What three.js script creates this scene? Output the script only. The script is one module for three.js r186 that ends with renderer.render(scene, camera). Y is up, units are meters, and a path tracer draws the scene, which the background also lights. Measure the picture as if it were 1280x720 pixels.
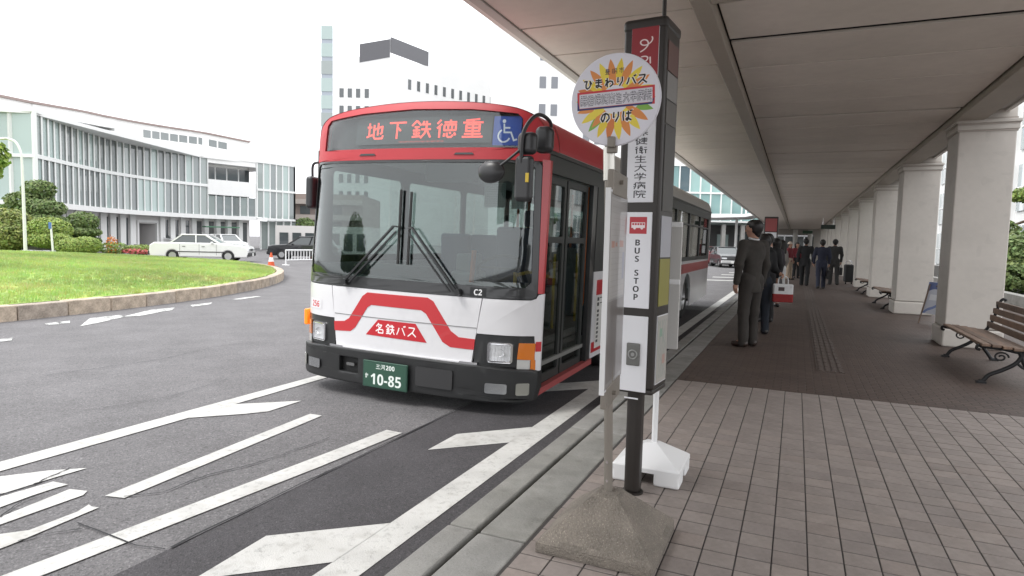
import * as THREE from 'three';
import { mergeGeometries, mergeVertices, toCreasedNormals } from 'three/addons/utils/BufferGeometryUtils.js';
import { RoundedBoxGeometry } from 'three/addons/geometries/RoundedBoxGeometry.js';
import { MarchingCubes } from 'three/addons/objects/MarchingCubes.js';
import { TessellateModifier } from 'three/addons/modifiers/TessellateModifier.js';

// ---------------------------------------------------------------- camera, sky, sun, exposure
const scene = new THREE.Scene();
const camera = new THREE.PerspectiveCamera(48.455, 16 / 9, 0.1, 800);
camera.rotation.order = 'YXZ';
camera.position.set(0, 1.57, 0);
camera.rotation.set(THREE.MathUtils.degToRad(-4.203), THREE.MathUtils.degToRad(23.847), THREE.MathUtils.degToRad(1.39));

const renderer = new THREE.WebGLRenderer({ antialias: true });
renderer.toneMapping = THREE.LinearToneMapping;
renderer.toneMappingExposure = 2.25;
renderer.shadowMap.enabled = true;

const SKY_W = 256, SKY_H = 128, skyData = new Float32Array(SKY_W * SKY_H * 4);
for (let j = 0; j < SKY_H; j++) for (let i = 0; i < SKY_W; i++) {
  const el = ((j + 0.5) / SKY_H - 0.5) * Math.PI, az = (i / SKY_W) * Math.PI * 2, s = Math.max(0, Math.sin(el));
  const wob = 1 + 0.05 * Math.sin(az * 3 + el * 4) + 0.03 * Math.sin(az * 7 - el * 9 + 1.3);
  const L = (el < 0 ? 0.35 : 0.82 + 0.3 * s) * (el < 0 ? 1 : wob);
  skyData.set([L * 0.985, L, L * 1.03, 1], (j * SKY_W + i) * 4);
}
const skyTex = new THREE.DataTexture(skyData, SKY_W, SKY_H, THREE.RGBAFormat, THREE.FloatType);
skyTex.mapping = THREE.EquirectangularReflectionMapping;
skyTex.magFilter = THREE.LinearFilter; skyTex.needsUpdate = true;
scene.background = skyTex; scene.environment = skyTex;

const sun = new THREE.DirectionalLight(new THREE.Color(1, 0.97, 0.92), 0.9);
sun.name = 'sun';
sun.position.set(-38, 60, 14); sun.target.position.set(-8, 0, -16);
sun.castShadow = true; sun.shadow.radius = 34; sun.shadow.mapSize.set(2048, 2048);
Object.assign(sun.shadow.camera, { left: -70, right: 70, top: 70, bottom: -70, near: 1, far: 220 });
scene.add(sun, sun.target);

// ---------------------------------------------------------------- helpers
const V = (x, y, z) => new THREE.Vector3(x, y, z);
const PI = Math.PI;
let seedState = 12345;
const rnd = () => { seedState = (seedState + 0x6d2b79f5) | 0; let t = Math.imul(seedState ^ (seedState >>> 15), 1 | seedState); t = (t + Math.imul(t ^ (t >>> 7), 61 | t)) ^ t; return ((t ^ (t >>> 14)) >>> 0) / 4294967296; };
const rr = (a, b) => a + (b - a) * rnd();
const hash = (x, y, s) => { let h = Math.imul(x | 0, 374761393) + Math.imul(y | 0, 668265263) + Math.imul(s | 0, 974634777); h = Math.imul(h ^ (h >>> 13), 1274126177); return ((h ^ (h >>> 16)) >>> 0) / 4294967296; };
function vnoise(x, y, per, s) {                       // tileable value noise
  const xi = Math.floor(x), yi = Math.floor(y), fx = x - xi, fy = y - yi, u = fx * fx * (3 - 2 * fx), v = fy * fy * (3 - 2 * fy);
  const m = (a) => ((a % per) + per) % per, x0 = m(xi), x1 = m(xi + 1), y0 = m(yi), y1 = m(yi + 1);
  return (hash(x0, y0, s) * (1 - u) + hash(x1, y0, s) * u) * (1 - v) + (hash(x0, y1, s) * (1 - u) + hash(x1, y1, s) * u) * v;
}
// a tileable colour (or grey) texture: f(u, v, noise) -> [r, g, b] in linear 0..1, stored as sRGB bytes when colour
function tex(size, f, colour = true, rep = 1) {
  const d = new Uint8Array(size * size * 4), enc = (c) => (c <= 0.0031308 ? 12.92 * c : 1.055 * Math.pow(c, 1 / 2.4) - 0.055);
  for (let j = 0; j < size; j++) for (let i = 0; i < size; i++) {
    const u = i / size, v = j / size, n = (per, s) => vnoise(u * per, v * per, per, s), c = f(u, v, n, i, j);
    for (let k = 0; k < 3; k++) { const q = Math.min(1, Math.max(0, c[k])); d[(j * size + i) * 4 + k] = Math.round(255 * (colour ? enc(q) : q)); }
    d[(j * size + i) * 4 + 3] = 255;
  }
  const t = new THREE.DataTexture(d, size, size, THREE.RGBAFormat);
  t.wrapS = t.wrapT = THREE.RepeatWrapping; t.magFilter = THREE.LinearFilter; t.minFilter = THREE.LinearMipmapLinearFilter; t.generateMipmaps = true;
  if (colour) t.colorSpace = THREE.SRGBColorSpace;
  t.repeat.set(rep, rep); t.needsUpdate = true;
  return t;
}
const grain = (base, amp, fine = 1) => (u, v, n, i, j) => {
  const k = 1 + amp * ((n(6, 1) - 0.5) * 0.9 + (n(23, 2) - 0.5) * 0.7 + (n(90, 3) - 0.5) * 0.6 * fine + (hash(i, j, 4) - 0.5) * 0.7 * fine);
  return base.map((c) => c * k);
};
const C = (r, g, b) => new THREE.Color().setRGB(r, g, b);
function M(color, roughness = 0.6, o = {}) { const m = new THREE.MeshPhysicalMaterial({ roughness, ...o }); if (color) m.color.setRGB(...color); return m; }
const glassMat = (tint = [0.86, 0.92, 0.9], rough = 0.02) => M(tint, rough, { transmission: 1, thickness: 0, ior: 1.5 });

function boxUV(g, k = 1) {                             // uv in metres by the dominant direction of each face
  if (g.index) g = g.toNonIndexed();
  const p = g.attributes.position, uv = new Float32Array(p.count * 2), a = V(), b = V(), c = V(), n = V();
  for (let i = 0; i < p.count; i += 3) {
    a.fromBufferAttribute(p, i); b.fromBufferAttribute(p, i + 1); c.fromBufferAttribute(p, i + 2);
    n.copy(b).sub(a).cross(c.clone().sub(a)); const ax = Math.abs(n.x), ay = Math.abs(n.y), az = Math.abs(n.z);
    [a, b, c].forEach((q, e) => { const s = ay >= ax && ay >= az ? [q.x, q.z] : ax >= az ? [q.z, q.y] : [q.x, q.y]; uv[(i + e) * 2] = s[0] * k; uv[(i + e) * 2 + 1] = s[1] * k; });
  }
  g.setAttribute('uv', new THREE.BufferAttribute(uv, 2));
  return g;
}
const flat = (g) => { g = g.index ? g.toNonIndexed() : g; for (const n of Object.keys(g.attributes)) if (!['position', 'normal', 'uv', 'color'].includes(n)) g.deleteAttribute(n); return g; };
function merge(list) {
  list = list.map(flat);
  const col = list.some((g) => g.attributes.color);
  for (const g of list) {
    if (!g.attributes.uv) g.setAttribute('uv', new THREE.BufferAttribute(new Float32Array(g.attributes.position.count * 2), 2));
    if (col && !g.attributes.color) g.setAttribute('color', new THREE.BufferAttribute(new Float32Array(g.attributes.position.count * 3).fill(1), 3));
    if (!g.attributes.normal) g.computeVertexNormals();
  }
  return list.length === 1 ? list[0] : mergeGeometries(list);
}
const box = (w, h, d, x = 0, y = 0, z = 0) => new THREE.BoxGeometry(w, h, d).translate(x, y, z);
const rbox = (w, h, d, x = 0, y = 0, z = 0, r = 0.02, s = 2) => new RoundedBoxGeometry(w, h, d, s, Math.min(r, w / 2.01, h / 2.01, d / 2.01)).translate(x, y, z);
const cyl = (r0, r1, h, x = 0, y = 0, z = 0, n = 20) => new THREE.CylinderGeometry(r1, r0, h, n).translate(x, y, z);   // r0 bottom, r1 top
function rod(a, b, r, r2 = r, n = 10) {
  a = Array.isArray(a) ? V(...a) : a; b = Array.isArray(b) ? V(...b) : b;
  const d = b.clone().sub(a), g = new THREE.CylinderGeometry(r2, r, d.length(), n);
  g.applyQuaternion(new THREE.Quaternion().setFromUnitVectors(V(0, 1, 0), d.normalize()));
  return g.translate((a.x + b.x) / 2, (a.y + b.y) / 2, (a.z + b.z) / 2);
}
const tube = (pts, r, seg = 24, n = 8) => new THREE.TubeGeometry(new THREE.CatmullRomCurve3(pts.map((p) => V(...p))), seg, r, n, false);
function barBetween(a, b, w, h) {                      // a rectangular bar from a to b
  a = V(...a); b = V(...b); const d = b.clone().sub(a), L = d.length(), m = new THREE.Matrix4(), z = d.normalize(), up = Math.abs(z.y) > 0.95 ? V(1, 0, 0) : V(0, 1, 0), x = up.clone().cross(z).normalize(), y = z.clone().cross(x);
  m.makeBasis(x, y, z).setPosition(a.add(b).multiplyScalar(0.5));
  return new THREE.BoxGeometry(w, h, L).applyMatrix4(m);
}
const shapeOf = (pts) => new THREE.Shape(pts.map(([x, y]) => new THREE.Vector2(x, y)));
const extr = (shape, depth, bevel = 0, o = {}) => new THREE.ExtrudeGeometry(Array.isArray(shape) ? shapeOf(shape) : shape, { depth, bevelEnabled: bevel > 0, bevelSize: bevel, bevelThickness: bevel, bevelSegments: 2, curveSegments: 14, ...o });
function quad(a, b, c, d) {                            // a quad patch a b c d, counter-clockwise seen from its front
  const g = new THREE.BufferGeometry();
  g.setAttribute('position', new THREE.BufferAttribute(new Float32Array([...a, ...b, ...c, ...a, ...c, ...d]), 3));
  g.setAttribute('uv', new THREE.BufferAttribute(new Float32Array([0, 0, 1, 0, 1, 1, 0, 0, 1, 1, 0, 1]), 2));
  g.computeVertexNormals(); return g;
}
function hull8(b, t) {                                 // a closed solid between two quads (bottom and top rings, same winding seen from above: counter-clockwise)
  const q = []; q.push(quad(b[3], b[2], b[1], b[0]), quad(t[0], t[1], t[2], t[3]));
  for (let i = 0; i < 4; i++) { const j = (i + 1) % 4; q.push(quad(b[i], b[j], t[j], t[i])); }
  return merge(q);
}

const used = new Map();
const numbered = (n) => { const k = used.get(n) ?? 0; used.set(n, k + 1); return k ? n + '_' + String(k).padStart(3, '0') : n; };
const fresh = (o) => { o.castShadow = o.receiveShadow = true; return o; };
function tag(o, label, category, group, kind) { if (label) o.userData.label = label; if (category) o.userData.category = category; if (group) o.userData.group = group; if (kind) o.userData.kind = kind; return o; }
function part(name, geo, mat, parent) { const m = fresh(new THREE.Mesh(Array.isArray(geo) ? merge(geo) : geo, mat)); m.name = name; parent.add(m); return m; }
function thing(name, label, category, [x, y, z] = [0, 0, 0], turn = 0, group) { const o = new THREE.Group(); o.name = numbered(name); o.position.set(x, y, z); o.rotation.y = turn; scene.add(o); return tag(o, label, category, group); }
function struct(name, geo, mat, label) { const m = fresh(new THREE.Mesh(Array.isArray(geo) ? merge(geo) : geo, mat)); m.name = numbered(name); scene.add(m); return tag(m, label, null, null, 'structure'); }
function structGroup(name, label) { const o = new THREE.Group(); o.name = numbered(name); scene.add(o); return tag(o, label, null, null, 'structure'); }
function copyOf(root, [x, y, z], turn, label) { const c = root.clone(); c.name = numbered(root.name.replace(/_\d{3}$/, '')); c.position.set(x, y, z); c.rotation.y = turn; scene.add(c); c.userData = { ...root.userData }; if (label) c.userData.label = label; return c; }

// ---------------------------------------------------------------- lettering: strokes on a 100 x 100 field, 'xxyy' per point
const GLYPH = {
  '地': '05303230 18081878 04823870 3845902888627866 44184480529092909674 66086674', '下': '05129512 48124895 52386855', '鉄': '25050232 25054830 15384038 08554555 27382785 13651878 42653676 05884884 62085530 58259525 50509850 7508754868704895 76509892',
  '徳': '22050525 28250548 18401895 38189818 68056830 40309430945840584030 58305858 76307658 42724090 54705485609275928480 66687276 88709584', '重': '80061612 04229622 20328032806420642032 20488048 50085092 12788878 03929792',
  '名': '40051035 28207220604035600578 32324845 36603693 36608860 88608893 36908890', 'バ': '302520600588 62258060 80609588 78088620 90049816', 'ス': '15158015 801560520892 55589590',
  'ひ': '081840182850287540906082 70189050 60827560 75607018', 'ま': '18208220 15408540 50065070 50704088 40882582 25822270 22704065 40658588', 'わ': '28062895 08303430 34300880 20605538 553880458870 88705592', 'り': '281025553548 72107250 72504295', 'の': '521842602588 258810602528 252855158530 853090606090', 'ば': '161010501492 38309030 62086275 627550903880 388050709290 80058815 92029812',
  '豊': '25122540 22082245 22087808 78087845 22457845 40034045 60036045 22267826 05529552 28627262 72627278 28787278 28622878 32823890 68826290 05949594', '明': '10151085 10154015 40154085 10484048 10824082 55085560 55604295 55089008 90089093 90938090 55359035 55609060', '市': '50025018 05189518 20352078 20358035 80357078 50185098',
  '藤': '05129512 30023022 70027022 10281070 10700595 10282835 28352893 10483548 10683568 45359535 45529552 70287052 55255832 88258432 60524572 76529672 70607096 48724860 90708278 50926082 90928082', '田': '12151288 12158815 88158888 12888888 12508850 50155088',
  '保': '28050545 18321895 42104238 42109010 90109038 42389038 35559855 66386696 65554085 67559885', '健': '25050545 16321695 50159515 45289828 50429542 45559555 72057275 32204238 42382855 28554268 42682288 30709690', '衛': '20050522 24220545 15381595 40106010 35256525 48034825 40356035 60356050 40506050 40354050 35606560 50506098 75189518 70459845 86458692 35806880',
  '生': '28080535 18288828 50055092 15588558 05929592', '大': '05359535 50055035 50353570 35700595 50359595', '学': '25052822 48034820 75056822 08250842 08259225 92259242 30427042 70425055 50555090 50904095 05659565', '病': '52025015 15159515 15151860 18600595 05300845 02700758 32309530 38503895 38509050 90509095 63306350 63504080 63508575', '院': '08080895 08083508 35082035 20353855 38552060 66026612 42124228 42129612 96129628 50359035 40529852 58525080 50803895 75527585 75858092 80929892',
  '三': '15208520 20508050 05859585', '河': '10101822 05381850 05952265 30159815 85158590 85907590 40354065 40356535 65356565 40656565', 'か': '06355830 583052604092 35052092 72188050',
};
function glyphStrokes(s) { return s.split(' ').filter((k) => k.length >= 8).map((k) => { const p = []; for (let i = 0; i + 4 <= k.length; i += 4) p.push([+k.slice(i, i + 2), +k.slice(i + 2, i + 4)]); return p; }); }
function writeJ(ctx, text, x, y, w, h, { color = '#000', lw = 9, step, vertical = false, outline, skew = 0 } = {}) {
  let cx = x, cy = y;
  for (const ch of text) {
    for (const [col, width] of outline ? [[outline[0], outline[1]], [color, lw]] : [[color, lw]]) {
      ctx.save(); ctx.transform(w / 100, 0, (-skew * h) / 100, h / 100, cx + skew * h, cy); ctx.strokeStyle = col; ctx.lineWidth = width; ctx.lineJoin = 'round'; ctx.lineCap = 'butt';
      for (const st of glyphStrokes(GLYPH[ch] ?? '')) { ctx.beginPath(); st.forEach(([a, b], i) => (i ? ctx.lineTo(a, b) : ctx.moveTo(a, b))); ctx.stroke(); }
      ctx.restore();
    }
    if (vertical) cy += step ?? h; else cx += step ?? w;
  }
}
function canvasTex(w, h, draw) {
  const c = document.createElement('canvas'); c.width = w; c.height = h; draw(c.getContext('2d'), w, h);
  const t = new THREE.CanvasTexture(c); t.colorSpace = THREE.SRGBColorSpace; t.anisotropy = 8; return t;
}
// ---------------------------------------------------------------- ground, road, markings, kerb, pavement
const asphaltTex = tex(1024, (u, v, n, i, j) => {
  const g = hash(i, j, 9), big = n(5, 1) * 0.5 + n(13, 2) * 0.3 + n(40, 7) * 0.2, g2 = hash(i >> 2, j >> 2, 12), g3 = hash(i >> 3, j >> 3, 13), speck = (g > 0.965 ? 1.7 : g < 0.06 ? 0.6 : 1) * (g2 > 0.94 ? 1.42 : g2 < 0.1 ? 0.7 : 1) * (g3 > 0.97 ? 1.25 : g3 < 0.04 ? 0.8 : 1);
  const k = (0.78 + 0.44 * big) * speck * (0.82 + 0.36 * n(340, 3)); return [0.138 * k, 0.133 * k, 0.136 * k];
}, true);
const asphaltBump = tex(512, (u, v, n, i, j) => { const h = 0.5 * n(250, 5) + 0.5 * hash(i, j, 6); return [h, h, h]; }, false);
const atex = (t, k) => { const c = t.clone(); c.repeat.set(k, k); c.needsUpdate = true; return c; };
const asphalt = M(null, 0.9, { map: atex(asphaltTex, 0.4), bumpMap: atex(asphaltBump, 0.8), bumpScale: 0.004 });
const asphaltDark = M([0.43, 0.42, 0.44], 0.88, { map: atex(asphaltTex, 0.47), bumpMap: atex(asphaltBump, 0.9), bumpScale: 0.004 });
const plateUV = (g) => boxUV(g);
function flatPoly(pts, y, cut) {                        // a ground sheet; pts are [x, forward]
  const g = new THREE.ShapeGeometry(shapeOf(pts)); g.rotateX(-PI / 2); g.translate(0, y, 0);
  return boxUV(g);
}
struct('ground', boxUV(new THREE.PlaneGeometry(900, 900).rotateX(-PI / 2).translate(0, -0.02, -200)), asphalt);
struct('road', boxUV(new THREE.PlaneGeometry(140, 190).rotateX(-PI / 2).translate(-71.3, 0, -75)), asphalt);
struct('asphalt_patch', flatPoly([[-2.775, -4], [-2.772, 2.14], [-2.782, 3.25], [-2.79, 4.89], [-2.8, 16], [-1.66, 16], [-1.66, -4]], 0.003), asphaltDark);
// the joint beside the newer strip of asphalt and the cracks in the old one
const tarMat = M([0.022, 0.022, 0.024], 0.85);
function crackGeo(pts, w, y) {
  const L = [], R = [];
  const fine = []; for (let i = 0; i + 1 < pts.length; i++) for (let k = 0; k < 7; k++) { const t = k / 7; fine.push([pts[i][0] + (pts[i + 1][0] - pts[i][0]) * t + rr(-0.008, 0.008), pts[i][1] + (pts[i + 1][1] - pts[i][1]) * t]); }
  fine.push(pts[pts.length - 1]);
  fine.forEach((p, i) => { const a = fine[Math.max(0, i - 1)], b = fine[Math.min(fine.length - 1, i + 1)], dx = b[0] - a[0], dy = b[1] - a[1], l = Math.hypot(dx, dy) || 1, k = w * rr(0.3, 1); L.push([p[0] - (dy / l) * k, p[1] + (dx / l) * k]); R.push([p[0] + (dy / l) * k, p[1] - (dx / l) * k]); });
  return flatPoly([...L, ...R.reverse()], y);
}
const cracks = structGroup('road_cracks');
[[[[-2.772, 2.14], [-2.782, 3.25], [-2.79, 4.89], [-2.8, 9]], 0.010], [[[-4.22, 2.15], [-4.18, 2.22], [-4.22, 2.36], [-4.3, 2.6]], 0.006], [[[-3.56, 2.45], [-3.42, 2.59], [-3.42, 2.88], [-3.38, 3.02], [-3.3, 3.25], [-3.25, 3.9]], 0.007], [[[-3.88, 1.97], [-3.99, 2.13], [-4.01, 2.22]], 0.006],
  [[[-3.5, 1.85], [-3.45, 1.96], [-3.35, 2.08]], 0.006], [[[-3.45, 2.11], [-3.24, 2.1], [-2.94, 2.08], [-2.78, 2.12]], 0.006], [[[-5.6, 3.4], [-5.4, 4.2], [-5.55, 5.0]], 0.004], [[[-7.3, 4.2], [-7.1, 5.4], [-7.3, 6.4], [-7.0, 7.6]], 0.005]].forEach(([p, w]) => part('crack', crackGeo(p, w, 0.0105), tarMat, cracks));

const paintTex = tex(512, (u, v, n, i, j) => { const worn = n(40, 2) * 0.5 + n(120, 3) * 0.3 + hash(i, j, 8) * 0.25, k = 0.9 + 0.2 * n(9, 1) - (worn > 0.8 ? 0.3 : worn > 0.7 ? 0.1 : 0); const dirt = Math.max(0, n(6, 11) - 0.5) * 0.5 + Math.max(0, n(30, 12) - 0.62) * 0.7; return [(0.53 - dirt * 0.3) * k, (0.525 - dirt * 0.31) * k, (0.505 - dirt * 0.32) * k]; });
const paintMat = M(null, 0.75, { map: atex(paintTex, 0.8), bumpMap: atex(asphaltBump, 0.9), bumpScale: 0.002 });
const paintOld = tex(512, (u, v, n, i, j) => { const worn = n(14, 2) * 0.4 + n(60, 3) * 0.4 + hash(i, j, 8) * 0.25, w = worn > 0.6 ? 0.28 : 1; return [0.55 * w, 0.55 * w, 0.535 * w]; });
const paintOldMat = M(null, 0.8, { map: atex(paintOld, 0.9), bumpMap: atex(asphaltBump, 0.9), bumpScale: 0.003 });
const markings = structGroup('road_markings');
const MARK_Y = 0.0065;
part('edge_line', flatPoly([[-1.965, -2], [-1.965, 30], [-1.77, 30], [-1.775, -2]], MARK_Y), paintMat, markings);
part('edge_line_tooth', flatPoly([[-1.96, 4.47], [-2.43, 4.02], [-2.43, 4.46], [-1.962, 4.94]], MARK_Y), paintMat, markings);
part('edge_line_tooth', flatPoly([[-1.962, 2.39], [-2.42, 1.98], [-2.45, 2.45], [-1.962, 2.87]], MARK_Y), paintMat, markings);
part('edge_line_tooth', flatPoly([[-1.96, 6.55], [-2.43, 6.1], [-2.43, 6.54], [-1.962, 7.02]], MARK_Y), paintMat, markings);
part('lane_line', flatPoly([[-4.82, 0], [-4.82, 2.46], [-4.86, 5.68], [-4.9, 14], [-4.76, 14], [-4.7, 5.49], [-4.665, 4.29], [-4.645, 3.78], [-4.63, 2.36], [-4.62, 0]], MARK_Y), paintMat, markings);
part('lane_line_tooth', flatPoly([[-4.643, 3.78], [-4.33, 4.1], [-4.22, 4.25], [-4.23, 4.68], [-4.663, 4.29]], MARK_Y), paintMat, markings);
part('lane_dash', flatPoly([[-3.67, 2.41], [-3.54, 2.44], [-3.72, 4.37], [-3.85, 4.37]], MARK_Y), paintMat, markings);
part('lane_dash', flatPoly([[-3.24, 1.2], [-3.2, 1.68], [-3.04, 3.56], [-2.985, 4.29], [-2.83, 4.28], [-2.89, 3.37], [-3.05, 1.71], [-3.08, 1.2]], MARK_Y), paintMat, markings);
[[[-4.59, 2.25], [-4.53, 2.31], [-4.38, 2.51], [-4.21, 2.65], [-4.22, 2.44], [-4.22, 2.15], [-4.26, 2.08]], [[-4.19, 2.05], [-4.18, 2.13], [-4.16, 2.41], [-4.03, 2.42], [-4.04, 2.35], [-4.04, 2.22], [-4.02, 2.05], [-4.0, 1.95]],
  [[-3.88, 1.89], [-3.88, 1.97], [-3.95, 2.38], [-3.83, 2.41], [-3.79, 2.36], [-3.78, 1.92], [-3.75, 1.83]], [[-3.7, 1.8], [-3.66, 1.86], [-3.58, 1.95], [-3.59, 2.2], [-3.63, 2.29], [-3.59, 2.28], [-3.54, 2.29], [-3.49, 1.82], [-3.49, 1.77], [-3.5, 1.7]]]
  .forEach((p) => part('worn_marking', flatPoly(p, MARK_Y), paintMat, markings));
[[[-10.67, 6.66], [-11.52, 7.37], [-11.55, 7.95], [-11.25, 7.83], [-10.85, 7.11]], [[-11.28, 7.81], [-11.85, 8.79], [-11.87, 9.37], [-11.52, 9.03], [-11.17, 8.08]], [[-12.04, 9.87], [-12.11, 10.52], [-11.84, 10.23], [-11.71, 9.67]],
  [[-11.39, 6.54], [-11.45, 6.78], [-11.16, 6.63], [-11.23, 6.47]], [[-11.45, 6.82], [-11.45, 6.98], [-11.17, 6.81], [-11.21, 6.67]], [[-10.31, 5.22], [-10.25, 5.45], [-10.0, 5.3], [-10.06, 5.12]], [[-12.35, 11.3], [-12.6, 12.2], [-12.4, 12.3], [-12.2, 11.4]]]
  .forEach((p) => part('worn_marking', flatPoly(p, MARK_Y), paintOldMat, markings));
// crossing bars far down the lane behind the bus
for (let k = 0; k < 6; k++) part('crossing_bar', flatPoly([[-3.9 + k * 0.1, 30 + k * 3.2], [-3.9 + k * 0.1, 30.7 + k * 3.2], [-2.1, 31.3 + k * 3.2], [-2.1, 30.6 + k * 3.2]], MARK_Y), paintMat, markings);
part('far_line', flatPoly([[-5.5, 56], [-9, 58], [-9, 58.6], [-5.5, 56.6]], MARK_Y), paintMat, markings);

const concTex = tex(512, (u, v, n, i, j) => { const st = n(7, 1) * 0.5 + n(26, 2) * 0.35, k = 0.72 + 0.4 * st + 0.22 * (hash(i, j, 3) - 0.5) - (hash(i, j, 5) > 0.985 ? 0.3 : 0); const stain = Math.max(0, n(5, 14) - 0.55) * 0.6 + Math.max(0, n(19, 15) - 0.66) * 0.7; return [(0.285 - stain * 0.2) * k, (0.28 - stain * 0.2) * k, (0.265 - stain * 0.2) * k]; });
const concBump = tex(256, (u, v, n, i, j) => { const h = 0.6 * n(60, 1) + 0.4 * hash(i, j, 2); return [h, h, h]; }, false);
const concrete = M(null, 0.88, { map: atex(concTex, 0.7), bumpMap: atex(concBump, 1.5), bumpScale: 0.002 });
const concrete2 = M([0.9, 0.9, 0.88], 0.88, { map: atex(concTex, 0.83), bumpMap: atex(concBump, 1.5), bumpScale: 0.002 });
const gutter = structGroup('gutter'), kerb = structGroup('kerb');
{
  const gs = boxUV(rbox(0.15, 0.3, 1.886, 0, 0, 0, 0.012, 2)), ks = boxUV(rbox(0.248, 0.3, 1.886, 0, 0, 0, 0.012, 2));
  for (let k = -2; k < 40; k++) {
    const z = -(2.72 + 0.95 + k * 1.9);
    part('gutter_slab', gs, k % 3 ? concrete : concrete2, gutter).position.set(-1.452, -0.003, z - 0.02);
    part('kerb_stone', ks, k % 2 ? concrete : concrete2, kerb).position.set(-1.222, 0, z);
  }
}
struct('kerb_bed', boxUV(box(0.4, 0.12, 90, -1.3, 0.02, -40)), tarMat);

// pavement: pale square tiles in front, dark paving beyond
const tileTex = tex(512, (u, v, n, i, j) => { const k = 0.86 + 0.26 * n(11, 1) * 0.8 + 0.14 * n(60, 2) + 0.16 * (hash(i, j, 3) - 0.5); return [0.255 * k, 0.22 * k, 0.2 * k]; });
const tileMats = [[1, 1, 1], [0.93, 0.93, 0.94], [1.05, 1.04, 1.03], [0.97, 0.95, 0.94], [0.88, 0.87, 0.87]].map((c, i) => M(c, 0.72, { map: atex(tileTex, 0.9 + i * 0.13), bumpMap: atex(concBump, 3), bumpScale: 0.0008 }));
const grout = M([0.055, 0.05, 0.047], 0.95);
const TX = 0.1505, TZ = 0.1405, T0 = -1.085, TFAR = 6.83;
const pavement = structGroup('pavement');
part('tile_bed', boxUV(box(7.4, 0.13, 18, 2.6, 0.0812, 2.15)), grout, pavement);
{
  const geos = [0, 1, 2].map((s) => { const g = boxUV(rbox(TX - 0.0068, 0.02, TZ - 0.0092, 0, 0, 0, 0.0022, 1)); const uv = g.attributes.uv; for (let i = 0; i < uv.count; i++) uv.setXY(i, uv.getX(i) + s * 0.37, uv.getY(i) + s * 0.61); return g; });
  const spots = [];
  for (let a = 0; a < 48; a++) for (let b = 0; b < 62; b++) { const x = T0 + (a + 0.5) * TX, f = TFAR - (b + 0.5) * TZ; spots.push([x, f]); }
  const fwd = (x, f) => -Math.sin(0.4162) * x + Math.cos(0.4162) * f, side = (x, f) => Math.cos(0.4162) * x + Math.sin(0.4162) * f;
  const inView = spots.filter(([x, f]) => fwd(x, f) > 2.15 && side(x, f) / fwd(x, f) < 0.86 && !(Math.abs(x + 0.755) < 0.2 && Math.abs(f - 2.91) < 0.2)).sort((p, q) => Math.hypot(...p) - Math.hypot(...q));
  const own = new Set(inView.slice(0, 298)), rest = [];
  for (const s of spots) {
    const g = geos[Math.floor(rnd() * 3)], m = Math.floor(rnd() * rnd() * 5), y = 0.14 + rr(-0.0012, 0.0012);
    if (own.has(s)) { const t = part('tile', g, tileMats[m], pavement); t.position.set(s[0], y, -s[1]); t.rotation.z = rr(-0.004, 0.004); t.rotation.x = rr(-0.004, 0.004); }
    else { const c = g.clone().translate(s[0], y, -s[1]); rest.push(c); }
  }
  tag(part('tiles', rest, tileMats[0], pavement), null, null, null, 'stuff');
}
const paverTex = tex(1024, (u, v, n, i, j) => {          // small dark pavers, eight by sixteen to the metre and a half
  const bx = u * 16, by = v * 32, row = Math.floor(by), ox = bx + (row % 2) * 0.5, fx = ox - Math.floor(ox), fy = by - row, jt = fx < 0.05 || fy < 0.09, c = hash(Math.floor(ox) % 16, row, 3);
  const k = (jt ? 0.55 : 0.86 + 0.3 * c) * (0.88 + 0.25 * n(6, 1)) * (0.92 + 0.16 * hash(i, j, 2)); return [0.079 * k, 0.055 * k, 0.045 * k];
});
const paverBump = tex(512, (u, v, n) => { const bx = u * 16, by = v * 32, row = Math.floor(by), ox = bx + (row % 2) * 0.5, fx = ox - Math.floor(ox), fy = by - row, h = fx < 0.06 || fy < 0.1 ? 0 : 0.8 + 0.2 * n(120, 2); return [h, h, h]; }, false);
const pavers = M(null, 0.62, { map: atex(paverTex, 0.4), bumpMap: atex(paverBump, 0.4), bumpScale: 0.003 });
struct('paving', boxUV(box(9.1, 0.3, 85, 3.456, -0.0005, -(6.835 + 42.5))), pavers);
// guidance strip of ribbed plates
const tactileMat = M([0.092, 0.07, 0.06], 0.65, { bumpMap: atex(concBump, 3), bumpScale: 0.001 });
const strip = structGroup('guidance_strip');
{
  const plate = merge([boxUV(box(0.292, 0.006, 0.292, 0, 0, 0)), ...[-0.105, -0.035, 0.035, 0.105].map((x) => boxUV(rbox(0.036, 0.01, 0.276, x, 0.0055, 0, 0.004, 1)))]);
  const far = [];
  for (let k = 0; k < 120; k++) { const x = 0.43 + k * 0.0002, z = -(8.3 + k * 0.3); if (k < 36) part('ribbed_plate', plate, tactileMat, strip).position.set(x, 0.1535, z); else far.push(plate.clone().translate(x, 0.1535, z)); }
  tag(part('ribbed_plates', far, tactileMat, strip), null, null, null, 'stuff');
}
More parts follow.
